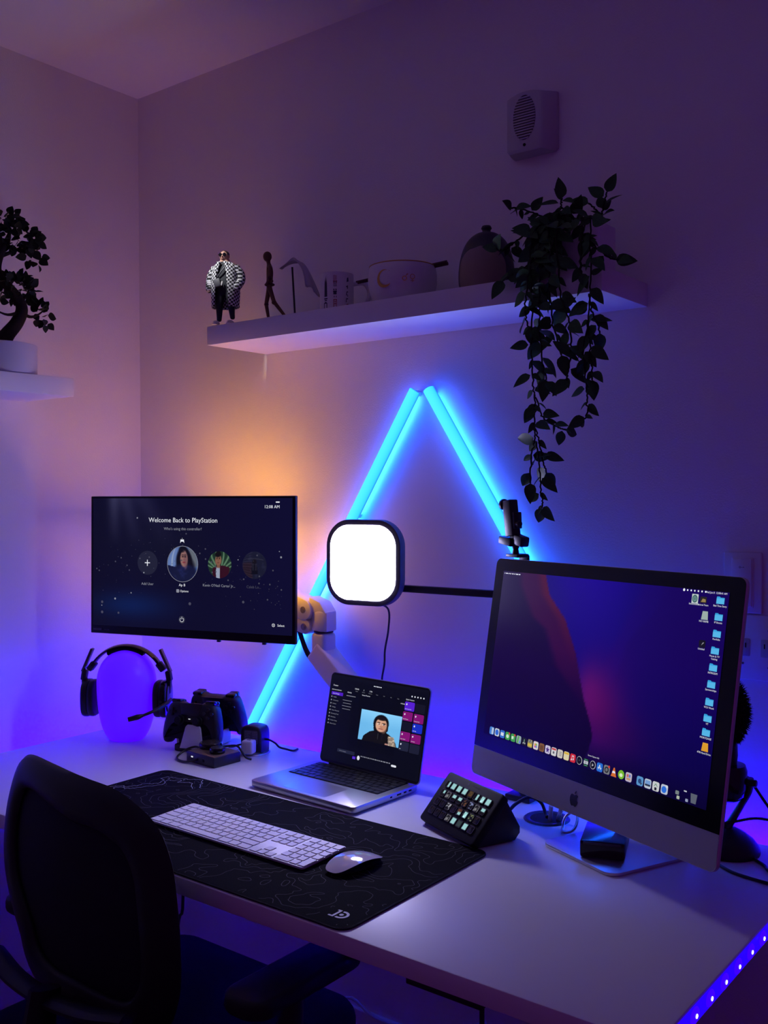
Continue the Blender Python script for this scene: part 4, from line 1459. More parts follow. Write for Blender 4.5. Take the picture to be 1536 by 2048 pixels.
cg = 'game controllers on the charging dock'
controller('game_controller', 'black game controller at the front of the charging dock', T(.494, -.205, DZ, 17) @ T(0, -.036, .073, 0, -10), cg)
c2 = controller('game_controller', 'black game controller at the back of the dock, behind another one', T(.494, -.205, DZ, 17) @ T(.006, .070, .078, 0, 10), cg)
f1 = MB().flat(rrect(.0065, .0018, .0008, 2), 0)
lamp_o = f1.build('status_light', LIT_WHITE, None, smooth=False)
lamp_o.parent = [o for o in bpy.data.objects if o.get('label', '').startswith('black game controller at the front')][0]
lamp_o.location = (0, -.0232, .0050)

# ================================================================== DIAL BOX
mx_ = thing('dial_box', 'black box with one large and one small round dial before the controllers', 'audio mixer', T(.628, -.287, DZ, -3))
MB().box((0, 0, .0125), (.104, .082, .0245), bev=.0018).build('case', BLACK, mx_)
MB().box((0, 0, .0252), (.100, .078, .0012), bev=.0004).build('top_plate', pbr('brushed_top', (.20, .15, .11), .34, metal=.5), mx_)
MB().lathe([(0, .0258), (.027, .0258), (.028, .0275), (.028, .0365), (.0268, .0385), (0, .0388)], (-.030, .016, 0), 34).build('large_dial', BLACKG, mx_)
MB().lathe([(0, .0388), (.0255, .0388), (.0250, .0394), (0, .0395)], (-.030, .016, 0), 34).build('dial_face', pbr('dial_gloss', (.10, .075, .06), .14, metal=.5), mx_)
MB().lathe([(0, .0258), (.018, .0258), (.0188, .0272), (.0186, .0375), (.0176, .0390), (0, .0392)], (.022, -.006, 0), 30).build('small_dial', BLACKG, mx_)
MB().lathe([(0, .0392), (.0166, .0392), (.0162, .0398), (0, .0399)], (.022, -.006, 0), 30).build('dial_face', MATS['dial_gloss'], mx_)
MB().box((-.030, -.0415, .015), (.006, .001, .003)).build('status_light', LIT_WHITE, mx_)
MB().box((.012, -.0415, .012), (.007, .0012, .006), bev=.0005).build('headphone_jack', BLACKM, mx_)
MB().tube([(-.052, .01, .014), (-.080, .012, .020), (-.098, -.004, .014), (-.098, -.030, .0042), (-.072, -.052, .0034), (-.040, -.055, .0038), (-.014, -.046, .010), (-.010, -.040, .012)], .0026, 8, smooth=6).build('cable', BLACK, mx_)
MB().tube([(-.048, .038, .016), (-.020, .062, .022), (.010, .066, .026), (.040, .056, .018), (.060, .050, .010), (.066, .062, .0034)], .0026, 8, smooth=6).build('cable', BLACK, mx_)

# ================================================================== POWER ADAPTERS
pa = thing('power_adapter', 'black power adapter with printed label standing on the pale grommet', 'power adapter', T(.640, -.158, DZ + .0034, 14))
half = catmull([(-.029, .0, 0), (-.030, .040, 0), (-.026, .058, 0), (-.012, .064, 0), (.012, .064, 0), (.026, .058, 0), (.030, .040, 0), (.029, 0, 0)], 4)
MB().prism([(p.x, p.y) for p in half], -.022, .022, 'xz', bev=.004).build('case', pbr('adapter_black', (.020, .020, .024), .5), pa, angle=50)
lb = MB().flat(rrect(.040, .034, .004, 3, .001, .037), -.0224)
lb.build('label_plate', pbr('label_grey', (.13, .13, .16), .5), pa, smooth=False)
lp = MB()
for k in range(7):
    scribble(lp, -.016, .050 - k * .0042, .018 - .003 * (k % 3), .0016, -.0226)
    scribble(lp, .006, .050 - k * .0042, .013, .0016, -.0226)
lp.build('label_print', pbr('label_ink', (.34, .34, .38), .6), pa, smooth=False, kind='stuff')
MB().tube([(.029, 0, .030), (.040, .001, .029), (.056, .003, .022), (.066, .006, .012), (.080, .016, .006), (.092, .030, .0), (.094, .050, -.0004)], .0026, 8, smooth=5).build('cable', BLACK, pa)
MB().tube([(-.029, .004, .010), (-.050, .010, .006), (-.068, .006, .0002), (-.080, .002, -.0004)], .0024, 8, smooth=5).build('cable', BLACK, pa)
uc = thing('usb_charger', 'small white cube charger standing in front of the black adapter', 'charger', T(.660, -.2000, DZ + .0036, 18))
MB().box((0, 0, .0195), (.030, .027, .033), bev=.0050, seg=3).build('case', EDGE, uc)
MB().box((0, 0, .0361), (.010, .004, .0006), bev=.0003).build('socket', BLACKM, uc)
for sx in (-1, 1):
    MB().box((sx * .0055, 0, .0016), (.0016, .006, .0030)).build('prong', STEEL, uc)

# ================================================================== SHELVES
SX0, SX1, SYF, SZ0_, SZ1 = .532, 1.608, -.212, 1.7565, 1.8035
tag(MB().box(((SX0 + SX1) / 2, SYF / 2 - .0005, (SZ0_ + SZ1) / 2), (SX1 - SX0, -SYF - .001, SZ1 - SZ0_), bev=.0012).build('floating_shelf', SHELFM),
    'long white floating shelf over the blue light bars, carrying ornaments', 'shelf')
tag(MB().box((.1095, -.90, 1.6575), (.218, 1.03, .047), bev=.0012).build('floating_shelf', SHELFM),
    'white floating shelf on the left wall under the bonsai', 'shelf')

# ---- figurine of a person in a chequered coat
FH = .178
fig = thing('figurine', 'small figurine of a person in sunglasses and a black and white chequered coat', 'figurine', T(.576, -.190, SZ1 + .0008, 22) @ Matrix.Scale(1.05, 4))


def skin_obj(name, verts, edges, radii, mat, parent, levels=2, root=0):
    me = bpy.data.meshes.new(name)
    me.from_pydata(verts, edges, [])
    o = link(name, me, mat, parent)
    sk = o.modifiers.new('skin', 'SKIN')
    sk.use_smooth_shade = True
    me.skin_vertices[0].data.foreach_set('radius', [x for r_ in radii for x in (r_ if hasattr(r_, '__len__') else (r_, r_))])
    for i, v in enumerate(me.skin_vertices[0].data):
        v.use_root = (i == root)
    ss = o.modifiers.new('subsurf', 'SUBSURF')
    ss.levels = ss.render_levels = levels
    return o


def body_mat():
    m = pbr('figure_body', (.010, .011, .016), .7)
    nt = m.node_tree
    tc = nt.nodes.new('ShaderNodeTexCoord')
    sx = nt.nodes.new('ShaderNodeSeparateXYZ')
    nt.links.new(tc.outputs['Object'], sx.inputs[0])
    mt_ = nt.nodes.new('ShaderNodeMath')
    mt_.operation = 'GREATER_THAN'
    mt_.inputs[1].default_value = .1500
    nt.links.new(sx.outputs['Z'], mt_.inputs[0])
    mx = nt.nodes.new('ShaderNodeMix')
    mx.data_type = 'RGBA'
    mx.inputs[6].default_value = (.010, .012, .020, 1)
    mx.inputs[7].default_value = (.55, .30, .21, 1)
    nt.links.new(mt_.outputs[0], mx.inputs[0])
    nt.links.new(mx.outputs[2], nt.nodes['Principled BSDF'].inputs['Base Color'])
    return m


V = [(0, 0, .084), (0, -.001, .104), (0, -.001, .128), (0, -.001, .144), (0, -.0015, .1515), (0, -.003, .164),
     (-.013, 0, .080), (-.0145, -.002, .050), (-.0155, -.001, .016), (-.016, -.001, .009),
     (.013, 0, .080), (.0165, -.004, .050), (.020, -.004, .020), (.021, -.004, .012),
     (-.025, 0, .138), (-.034, .002, .112), (-.030, -.008, .088), (.025, 0, .138), (.036, .002, .112), (.031, -.008, .088)]
E_ = [(0, 1), (1, 2), (2, 3), (3, 4), (4, 5), (0, 6), (6, 7), (7, 8), (8, 9), (0, 10), (10, 11), (11, 12), (12, 13), (3, 14), (14, 15), (15, 16), (3, 17), (17, 18), (18, 19)]
RD = [(.022, .017), (.023, .018), (.022, .016), (.014, .011), (.0095, .009), (.0112, .0118), (.0125, .0125), (.0098, .0098), (.0062, .0062), (.006, .006), (.0125, .0125), (.0098, .0098), (.0062, .0062), (.006, .006),
      .0085, .007, .006, .0085, .007, .006]
skin_obj('body', V, E_, RD, body_mat(), fig)
SKIN = pbr('figure_skin', (.55, .30, .21), .6)
HAIRM = pbr('figure_hair', (.035, .022, .018), .7)
hh = MB().ball((0, -.0035, .1630), (.0112, .0122, .0138), 20, 14)
hh.ball((0, -.0160, .1615), (.0018, .0024, .0026), 10, 6)
for sx in (-1, 1):
    hh.ball((sx * .0112, -.002, .1625), (.0014, .0026, .0032), 10, 6)
hh.build('head', SKIN, fig)
MB().ball((0, -.0015, .1675), (.0114, .0118, .0102), 20, 10).build('hair', HAIRM, fig)
gl = MB()
for sx in (-1, 1):
    gl.cyl((sx * .0052, -.0150, .1655), .0043, .0016, 'y', 14)
gl.box((0, -.0152, .1668), (.004, .0012, .0012))
for sx in (-1, 1):
    gl.box((sx * .0108, -.008, .1666), (.001, .013, .0012))
gl.build('sunglasses', BLACKG, fig)
MB().box((0, -.0149, .1563), (.0054, .0012, .0012), bev=.0004).build('mouth', pbr('lip', (.26, .08, .07), .6), fig)


def hound():
    m = bpy.data.materials.new('chequered_wool')
    m.use_nodes = True
    nt = m.node_tree
    b = nt.nodes['Principled BSDF']
    b.inputs['Roughness'].default_value = .85
    uv = nt.nodes.new('ShaderNodeUVMap')
    mp = nt.nodes.new('ShaderNodeMapping')
    mp.inputs['Rotation'].default_value = (0, 0, R(8))
    ck = nt.nodes.new('ShaderNodeTexChecker')
    ck.inputs['Scale'].default_value = 1.
    ck.inputs['Color1'].default_value = (.70, .70, .72, 1)
    ck.inputs['Color2'].default_value = (.012, .012, .016, 1)
    nt.links.new(uv.outputs[0], mp.inputs[0])
    nt.links.new(mp.outputs[0], ck.inputs['Vector'])
    nt.links.new(ck.outputs[0], b.inputs['Base Color'])
    return m


HOUND = hound()


def uv_cloth(o, cell):
    me = o.data
    uvl = me.uv_layers.new(name='UVMap')
    for lp_ in me.loops:
        c = me.vertices[lp_.vertex_index].co
        a = math.atan2(c.y, c.x)
        uvl.data[lp_.index].uv = (a * .030 / cell, c.z / cell)


cz_ = [(.148, .013, .012, .50), (.145, .021, .015, .55), (.138, .029, .019, .62), (.125, .031, .022, .66), (.105, .032, .024, .70), (.085, .034, .025, .78), (.064, .033, .025, .86), (.050, .032, .025, .92), (.042, .032, .025, .95)]


def coat_fn(u, v):
    zs = np.linspace(0, 1, len(cz_))
    z = float(np.interp(v, zs, [c[0] for c in cz_]))
    rx = float(np.interp(v, zs, [c[1] for c in cz_]))
    ry = float(np.interp(v, zs, [c[2] for c in cz_]))
    gp = float(np.interp(v, zs, [c[3] for c in cz_]))
    a = -math.pi / 2 + gp * .62 + u * (2 * math.pi - 2 * gp * .62)
    w = 1 + .03 * math.sin(a * 7) * v
    return (rx * math.cos(a) * w, ry * math.sin(a) * w, z)


ct = MB().grid(coat_fn, 40, 16).build('coat', HOUND, fig, angle=80)
uv_cloth(ct, .0046)
so = ct.modifiers.new('thick', 'SOLIDIFY')
so.thickness = .0022
for sx in (-1, 1):
    sl = MB().tube([(sx * .026, 0, .139), (sx * .0375, .003, .122), (sx * .0405, .002, .106), (sx * .0370, -.009, .090), (sx * .0335, -.011, .082)], [.0088, .0100, .0100, .0092, .0086], 12, smooth=4)
    o = sl.build('sleeve', HOUND, fig, angle=80)
    uv_cloth(o, .0046)
    cl = MB().prism([(sx * .004, .149), (sx * .013, .149), (sx * .0195, .128), (sx * .0125, .112), (sx * .0095, .130)], -.0195, -.0170, 'xz', bev=.0005)
    o = cl.build('lapel', HOUND, fig)
    uv_cloth(o, .0046)
    sh = MB().ball((sx * .0185 - .001, -.010, .0056), (.0066, .0150, .0056), 16, 10)
    sh.box((sx * .0185 - .001, -.010, .0014), (.0125, .028, .0024), bev=.001)
    sh.build('shoe', pbr('white_shoe', (.78, .77, .75), .5), fig)
MB().tube([(-.016, -.0175, .108), (-.002, -.0215, .122), (.010, -.018, .138), (.012, -.008, .148)], .0016, 6, smooth=4).build('bag_strap', pbr('bag_grey', (.10, .10, .115), .6), fig)
MB().box((-.0105, -.0215, .098), (.018, .009, .020), rot=(0, R(-14), 0), bev=.0035).build('shoulder_bag', MATS['bag_grey'], fig)
MB().box((.0015, -.0222, .096), (.0030, .002, .010), rot=(0, R(12), 0), bev=.0005).build('bag_tag', EDGE, fig)

# ---- plain wooden artist figure
man = thing('wooden_figure', 'slim brown wooden artist figure in a walking pose beside a dark rod', 'figurine', T(.690, -.150, SZ1 + .0005, -48))
V = [(0, 0, .090), (0, .001, .105), (0, .002, .122), (0, .001, .138), (0, -.001, .147), (0, -.004, .160),
     (-.007, 0, .088), (-.008, -.008, .048), (-.008, -.002, .010), (-.008, -.014, .004),
     (.007, 0, .088), (.009, .012, .050), (.009, .040, .014), (.009, .030, .004),
     (-.016, .002, .134), (-.019, .004, .108), (-.018, -.004, .084), (.016, .002, .134), (.019, .002, .108), (.018, -.008, .086)]
RD = [(.0105, .009), (.0092, .008), (.0125, .0095), (.008, .007), (.0042, .0042), (.0080, .0095), (.0068, .0068), (.0052, .0052), (.0038, .0038), (.0036, .0036), (.0068, .0068), (.0052, .0052), (.0038, .0038), (.0036, .0036),
      .0046, .0040, .0032, .0046, .0040, .0032]
skin_obj('body', V, E_, RD, WOOD, man)
MB().ball((0, -.004, .163), (.0095, .0108, .0125), 18, 12).build('head', WOOD, man)
MB().tube([(.0125 * math.cos(a), .001 + .0105 * math.sin(a), .094) for a in np.linspace(0, 2 * math.pi, 20, False)], .0022, 8, closed=True).build('waist_ring', WOODD, man)
for c_ in ((-.008, -.0075, .047), (.009, .0115, .049), (-.019, .004, .107), (.019, .002, .107)):
    MB().ball(c_, .0056, 12, 8).build('joint_ball', WOODD, man)
rod = thing('cloth_rod', 'dark rod on a disc holding a pale draped cloth on the shelf', 'stand', T(.745, -.118, SZ1, 12))
MB().cyl((0, 0, .002), .018, .004, seg=26, bev=.001).build('disc_base', BLACK, rod)
MB().tube([(.002, 0, .003), (-.006, 0, .136)], .0024, 8).build('rod', BLACK, rod)


def drape(u, v):
    """cloth pulled out sideways, over the rod's tip and hanging down its far side"""
    x = -.040 + .105 * u - .040 * max(0, u - .55) ** 1.6
    z = .1355 + .018 * math.sin(min(1, u / .62) * math.pi * .62) - (max(0, u - .44) ** 1.7) * .185
    y = (v - .5) * (.012 + .050 * u) + .004 * math.sin(u * 9 + v * 3)
    return (x + .006 * (v - .5) * u + .004 * math.sin(v * 9 + u * 4) * u, y, z - .020 * v * u * u + .0028 * math.sin(v * 15 + u * 3) * u)


dr = MB().grid(drape, 24, 12).build('draped_cloth', CLOTH, rod, angle=80)
so = dr.modifiers.new('thick', 'SOLIDIFY')
so.thickness = .0012

# ---- printed mug
mug = thing('mug', 'straight white mug printed with dark and red pictures on the shelf', 'mug', T(.892, -.130, SZ1 + .0004))
mr, mh = .0400, .094
MB().lathe([(0, 0), (mr - .003, 0), (mr, .003), (mr, mh - .001), (mr - .0015, mh), (mr - .003, mh - .001), (mr - .003, .006), (0, .005)], seg=44).build('cup', POTW, mug)
MB().tube([(mr * math.cos(R(60)) - .001, mr * math.sin(R(60)), .075), (.036, .058, .078), (.043, .070, .055), (.036, .058, .026), (mr * math.cos(R(60)) - .001, mr * math.sin(R(60)), .022)], .0055, 10, smooth=5).build('handle', POTW, mug)


def wrap(polys, r, name, mat, parent, zc=0.):
    """flat print wrapped round a cylinder; polygons in (angle in degrees, height)"""
    bm = bmesh.new()
    for pl in polys:
        A = [p[0] for p in pl]
        n = max(1, int((max(A) - min(A)) / 8))
        vs = [bm.verts.new((r * math.cos(R(a)), r * math.sin(R(a)), z + zc)) for a, z in pl]
        f = bm.faces.new(vs)
    bmesh.ops.recalc_face_normals(bm, faces=bm.faces)
    for f in bm.faces:
        c = f.calc_center_median()
        if f.normal.dot(Vector((c.x, c.y, 0))) < 0:
            f.normal_flip()
    me = bpy.data.meshes.new(name)
    bm.to_mesh(me)
    bm.free()
    return link(name, me, mat, parent)


def strokes(a0, a1, z0, z1):
    return [(a0, z0), (a1, z0), (a1, z1), (a0, z1)]


CA = -53                                   # bearing of the room's middle
pr = []
pr += [[(CA - 42, .036), (CA - 30, .036), (CA - 31, .066), (CA - 33, .080), (CA - 34, .070), (CA - 36, .086), (CA - 38, .070), (CA - 39.5, .080), (CA - 41, .066)]]
pr += [strokes(CA - 43, CA - 29, .030, .033), strokes(CA - 41, CA - 31, .026, .0285), strokes(CA - 44, CA - 28, .004, .007)]
pr += [strokes(CA - 44, CA - 41, .009, .022), strokes(CA - 33, CA - 30, .009, .022), strokes(CA - 41, CA - 33, .020, .024), strokes(CA - 26, CA - 6, .003, .0045)]
for k, (a, z, w, h) in enumerate(((38, .070, 9, .012), (36, .058, 5, .004), (40, .054, 4, .010), (37, .046, 8, .003), (36, .038, 4, .010), (41, .036, 3, .006), (37, .030, 8, .003), (35, .022, 3, .012), (39, .010, 9, .010))):
    pr.append([(CA + a, z), (CA + a + w, z + h * .2), (CA + a + w * .8, z + h), (CA + a + w * .2, z + h * .8)])
pr += [strokes(CA - 8, CA + 3, .040, .046), strokes(CA - 9, CA + 4, .046, .049), strokes(CA - 8, CA - 4, .050, .053), strokes(CA - 1, CA + 3, .050, .053)]
for k in range(4):
    pr.append(strokes(CA - 8, CA + 4, .0590 + k * .0032, .0604 + k * .0032))
pr += [strokes(CA - 6, CA - 4, .033, .037), strokes(CA + 1, CA + 3, .033, .037)]
wrap(pr, mr + .0003, 'dark_print', NAVY, mug)
rp = []
for k in range(3):
    a = CA - 7 + k * 4
    rp.append([(a, .073), (a + 1.4, .073), (a + 2.4, .079), (a + 1.2, .085), (a - .2, .085), (a + 1.0, .079)])
rp += [strokes(CA - 9, CA + 5, .0705, .0720), strokes(CA - 8, CA - 6.4, .0655, .0705), strokes(CA + 2.4, CA + 4, .0655, .0705)]
rp += [strokes(CA - 8, CA + 4, .009, .0110), strokes(CA - 8, CA + 4, .0270, .0290), strokes(CA - 8, CA - 6, .011, .027), strokes(CA + 2, CA + 4, .011, .027), strokes(CA - 3, CA - 1.4, .013, .025), strokes(CA - 5, CA + 1, .018, .0197), strokes(CA - 5, CA + 1, .0235, .0248)]
rp += [[(CA + 37, .012), (CA + 41, .008), (CA + 45, .012), (CA + 45, .018), (CA + 41, .020), (CA + 37, .018)]]
wrap(rp, mr + .0005, 'red_print', RED, mug)

# ---- noodle bowl with chopsticks
bw_ = thing('noodle_bowl', 'wide white bowl with gold moon print and brown chopsticks through its sides', 'bowl', T(1.072, -.112, SZ1 + .0004))
br = .0780
MB().lathe([(0, 0), (.060, 0), (.064, .003), (.072, .024), (br, .048), (br, .070), (br * .965, .086), (br * .95, .0875), (br * .93, .086), (br * .94, .066), (.070, .030), (.050, .008), (0, .006)], seg=52).build('bowl', POTW, bw_)
MB().tube([(br * .957 * math.cos(a), br * .957 * math.sin(a), .0878) for a in np.linspace(0, 2 * math.pi, 52, False)], .0013, 6, closed=True).build('gold_rim', GOLD, bw_)
moon = []
A = np.linspace(R(50), R(310), 22)
o_ = [(CA - 31 + 14.5 * math.cos(a), .050 + .0200 * math.sin(a)) for a in A]
i_ = [(CA - 28 + 12.5 * math.cos(a), .052 + .0165 * math.sin(a)) for a in A[::-1]]
for k in range(len(o_) - 1):
    moon.append([o_[k], o_[k + 1], i_[len(i_) - 2 - k], i_[len(i_) - 1 - k]])
wrap(moon, br + .0006, 'moon_print', GOLD, bw_)


def ringp(ca, cz, ra, rz, wa, wz, n=16):
    out = []
    for k in range(n):
        a, b = 2 * math.pi * k / n, 2 * math.pi * (k + 1) / n
        out.append([(ca + ra * math.cos(a), cz + rz * math.sin(a)), (ca + ra * math.cos(b), cz + rz * math.sin(b)), (ca + (ra - wa) * math.cos(b), cz + (rz - wz) * math.sin(b)), (ca + (ra - wa) * math.cos(a), cz + (rz - wz) * math.sin(a))])
    return out


wrap(ringp(CA + 16, .052, 4.2, .0058, 1.0, .0014) + [strokes(CA + 15.5, CA + 16.5, .0400, .0465), strokes(CA + 13, CA + 19, .0428, .0440)], br + .0006, 'symbol_print', GOLD, bw_)
wrap(ringp(CA + 3, .048, 4.0, .0056, 1.4, .0020) + [[(CA + 5.5, .053), (CA + 8.5, .0565), (CA + 7.7, .0580), (CA + 4.7, .0545)], strokes(CA + 6.5, CA + 9, .0565, .0580)], br + .0006, 'symbol_print', pbr('bright_gold_print', (.85, .50, .16), .25, metal=.5), bw_)
for k in range(2):
    MB().tube([(-.106, -.030 - .006 * k, .0625 + .002 * k), (.100, .0360 - .004 * k, .0900 + .003 * k)], [.0022, .0040], 8).build('chopstick', WOODD, bw_)

# ---- rounded jar
jar = thing('jar', 'dark slate rounded jar with a beige front on the white shelf', 'jar', T(1.300, -.120, SZ1 + .0004))
jp = [(0, 0), (.050, 0), (.055, .004), (.0585, .020), (.0590, .045), (.0555, .072), (.0485, .095), (.0380, .112), (.0240, .1235), (.0100, .1280), (0, .1285)]
sm = catmull([(p[0], p[1], 0) for p in jp[2:]], 4)
JP = [(p.x, p.y) for p in sm]
JP[-1] = (0, JP[-1][1])
MB().lathe([(0, 0), (.050, 0)] + JP, seg=48).build('body', JARD, jar, angle=70)


def belly(u, v):
    a = R(-72) + (u - .5) * R(112)
    b = (v - .5) * 2
    a = R(-72) + (u - .5) * 2 * R(56) * math.sqrt(max(0, 1 - max(0, b) ** 2.2))
    z = .003 + v * .086
    r_ = float(np.interp(z, [p[1] for p in JP], [p[0] for p in JP])) + .0009
    return (r_ * math.cos(a), r_ * math.sin(a), z)


MB().grid(belly, 26, 18).build('beige_front', JARB, jar, angle=80)
MB().lathe([(0, .1275), (.010, .1275), (.0085, .1320), (.0115, .1370), (.0090, .1420), (0, .1430)], seg=24).build('lid_knob', JARD, jar)

# ================================================================== HANGING VINE
vine = thing('hanging_plant', 'dark green leafy vine trailing from a white square pot off the shelf', 'plant', T(1.530, -.130, SZ1 + .0004))
VO = Vector((1.530, -.130, SZ1 + .0004))
pt = MB()
pt.prism(rrect(.100, .100, .016, 5), 0, .098, bev=.003)
pt.build('pot', POTW, vine)
MB().prism(rrect(.088, .088, .014, 5), .0975, .0992).build('soil', SOIL, vine)


def leaf_mesh(name, l, w, mat, tip=1.6, fold=.22, droop=.12, nseg=7):
    co, fc = [], []
    for i in range(nseg + 1):
        t = i / nseg
        ww = w * .5 * math.sin(math.pi * min(1, t ** .72)) ** .8 * (1 - .25 * t ** tip) if 0 < t < 1 else 0
        z = -droop * l * t * t
        co += [(-ww, l * t, z + fold * ww), (0, l * t, z - .0004), (ww, l * t, z + fold * ww)]
    for i in range(nseg):
        a, b = 3 * i, 3 * i + 3
        fc += [(a, a + 1, b + 1, b), (a + 1, a + 2, b + 2, b + 1)]
    me = bpy.data.meshes.new(name)
    me.from_pydata(co, [], fc)
    me.polygons.foreach_set('use_smooth', [True] * len(fc))
    me.materials.append(mat)
    me.validate()
    return me


LV = [leaf_mesh('leaf', .0405, .0245, LEAF), leaf_mesh('leaf', .0355, .0215, LEAF, fold=.35), leaf_mesh('leaf', .0235, .0115, LEAF, fold=.3)]
n_leaf = 0


def put_leaf(parent, p, d, me, sc=1., twist=0., face=None):
    """leaf with its base at p growing along d, its flat side turned to face"""
    global n_leaf
    d = Vector(d).normalized()
    f = Vector(face if face is not None else (.55, -.80, .25))
    f = (f - d * f.dot(d))
    f = f.normalized() if f.length > 1e-4 else d.orthogonal().normalized()
    x = d.cross(f)
    M = Matrix((x, d, f)).transposed().to_4x4() @ Matrix.Rotation(twist, 4, 'Y') @ Matrix.Diagonal((sc, sc, sc, 1))
    M.translation = Vector(p)
    o = bpy.data.objects.new('leaf', me)
    COL.objects.link(o)
    o.parent = parent
    o.matrix_basis = M
    n_leaf += 1
    return o


vr = random.Random(21)
strands = [
    ([(1.500, -.150, 1.900), (1.470, -.200, 1.902), (1.466, -.228, 1.85), (1.472, -.232, 1.752), (1.473, -.235, 1.656), (1.475, -.235, 1.598), (1.479, -.235, 1.56), (1.478, -.235, 1.512), (1.480, -.235, 1.483), (1.471, -.235, 1.445), (1.470, -.235, 1.400)], .030, 1.0),
    ([(1.480, -.235, 1.570), (1.488, -.232, 1.540), (1.500, -.23, 1.520), (1.523, -.228, 1.507), (1.540, -.226, 1.500)], .022, .95),
    ([(1.481, -.235, 1.505), (1.490, -.233, 1.470), (1.496, -.232, 1.440), (1.502, -.23, 1.420)], .026, .95),
    ([(1.484, -.236, 1.478), (1.491, -.236, 1.425), (1.494, -.236, 1.377), (1.497, -.236, 1.352)], .030, .95),
    ([(1.520, -.170, 1.900), (1.522, -.222, 1.880), (1.532, -.232, 1.760), (1.555, -.236, 1.695), (1.556, -.236, 1.648), (1.552, -.236, 1.616), (1.547, -.236, 1.592)], .024, 1.05),
    ([(1.560, -.160, 1.902), (1.586, -.215, 1.890), (1.594, -.228, 1.773), (1.590, -.232, 1.701), (1.594, -.232, 1.654), (1.597, -.232, 1.617), (1.599, -.232, 1.590)], .026, 1.0),
    ([(1.590, -.232, 1.700), (1.582, -.235, 1.646), (1.587, -.236, 1.590), (1.591, -.236, 1.553), (1.587, -.236, 1.521), (1.572, -.236, 1.517)], .026, .85),
    ([(1.590, -.230, 1.750), (1.596, -.230, 1.720), (1.605, -.230, 1.699), (1.613, -.230, 1.675)], .022, 1.0),
    ([(1.565, -.180, 1.900), (1.572, -.215, 1.868), (1.598, -.215, 1.838), (1.620, -.212, 1.816), (1.640, -.208, 1.809)], .020, .95),
    ([(1.490, -.160, 1.902), (1.455, -.20, 1.896), (1.425, -.215, 1.874), (1.402, -.222, 1.861), (1.388, -.225, 1.866)], .020, 1.0),
    ([(1.470, -.225, 1.830), (1.453, -.23, 1.815), (1.425, -.232, 1.806), (1.408, -.234, 1.797)], .018, 1.05),
    ([(1.530, -.14, 1.900), (1.515, -.16, 1.925), (1.502, -.17, 1.940), (1.505, -.17, 1.955)], .013, 1.0),
    ([(1.560, -.13, 1.900), (1.575, -.14, 1.918), (1.583, -.15, 1.936), (1.588, -.15, 1.956)], .013, .95),
    ([(1.500, -.14, 1.905), (1.470, -.17, 1.922), (1.440, -.18, 1.938), (1.410, -.185, 1.950), (1.400, -.185, 1.951)], .020, .85),
    ([(1.510, -.18, 1.900), (1.496, -.222, 1.860), (1.488, -.232, 1.760), (1.491, -.236, 1.711), (1.496, -.236, 1.635), (1.505, -.236, 1.596)], .020, 1.05),
    ([(1.530, -.18, 1.900), (1.514, -.226, 1.860), (1.512, -.234, 1.785), (1.518, -.236, 1.708), (1.537, -.236, 1.640)], .019, 1.05),
    ([(1.490, -.17, 1.900), (1.476, -.224, 1.850), (1.466, -.236, 1.790), (1.459, -.236, 1.734), (1.465, -.236, 1.700)], .020, 1.1),
    ([(1.545, -.17, 1.902), (1.568, -.212, 1.895), (1.571, -.222, 1.850), (1.571, -.226, 1.790)], .050, .8),
    ([(1.500, -.14, 1.902), (1.490, -.19, 1.905), (1.500, -.218, 1.880), (1.505, -.226, 1.830)], .013, 1.1),
    ([(1.480, -.15, 1.902), (1.468, -.19, 1.900), (1.476, -.215, 1.880), (1.480, -.226, 1.835)], .013, 1.1),
    ([(1.520, -.10, 1.902), (1.500, -.10, 1.930), (1.480, -.11, 1.940), (1.466, -.12, 1.935)], .011, 1.0),
    ([(1.550, -.11, 1.902), (1.555, -.12, 1.930), (1.545, -.14, 1.945)], .012, .95)]
stems = MB()
for k, (pts, gap, sc) in enumerate(strands):
    P = catmull([tuple(Vector(p) - VO) for p in pts], 8)
    wob = [Vector((vr.gauss(0, .0011), vr.gauss(0, .0011), 0)) for _ in P]
    P = [p + w for p, w in zip(P, wob)]
    stems.tube(P, .0017 if k != 17 else .0026, 6)
    dist, last, sgn = 0., -.004, 1
    for a, b in zip(P, P[1:]):
        dist += (b - a).length
        if dist - last >= gap * vr.uniform(.8, 1.2) and n_leaf < 290:
            last = dist
            sgn = -sgn
            t = (b - a).normalized()
            side = Vector((.80 * sgn, .20 + vr.gauss(0, .25), vr.gauss(-.15, .35)))
            dv = side + t * .55
            face = (.45 + vr.gauss(0, .35), -.85, .35 + vr.gauss(0, .35))
            put_leaf(vine, b + dv.normalized() * .004, dv, LV[vr.choice((0, 0, 1))], sc * vr.uniform(.85, 1.12), vr.gauss(0, .3), face)
            if vr.random() < .62:
                dv2 = Vector((-.75 * sgn, .1, vr.gauss(.1, .5))) + t * .8
                put_leaf(vine, b, dv2, LV[2], sc * vr.uniform(.85, 1.2), vr.gauss(0, .4), face)
    t = (P[-1] - P[-2]).normalized()
    put_leaf(vine, P[-1], t + Vector((vr.gauss(0, .2), 0, vr.gauss(0, .15))), LV[0], sc, 0, (.4, -.9, .2))
stems.build('stem', STEM, vine)

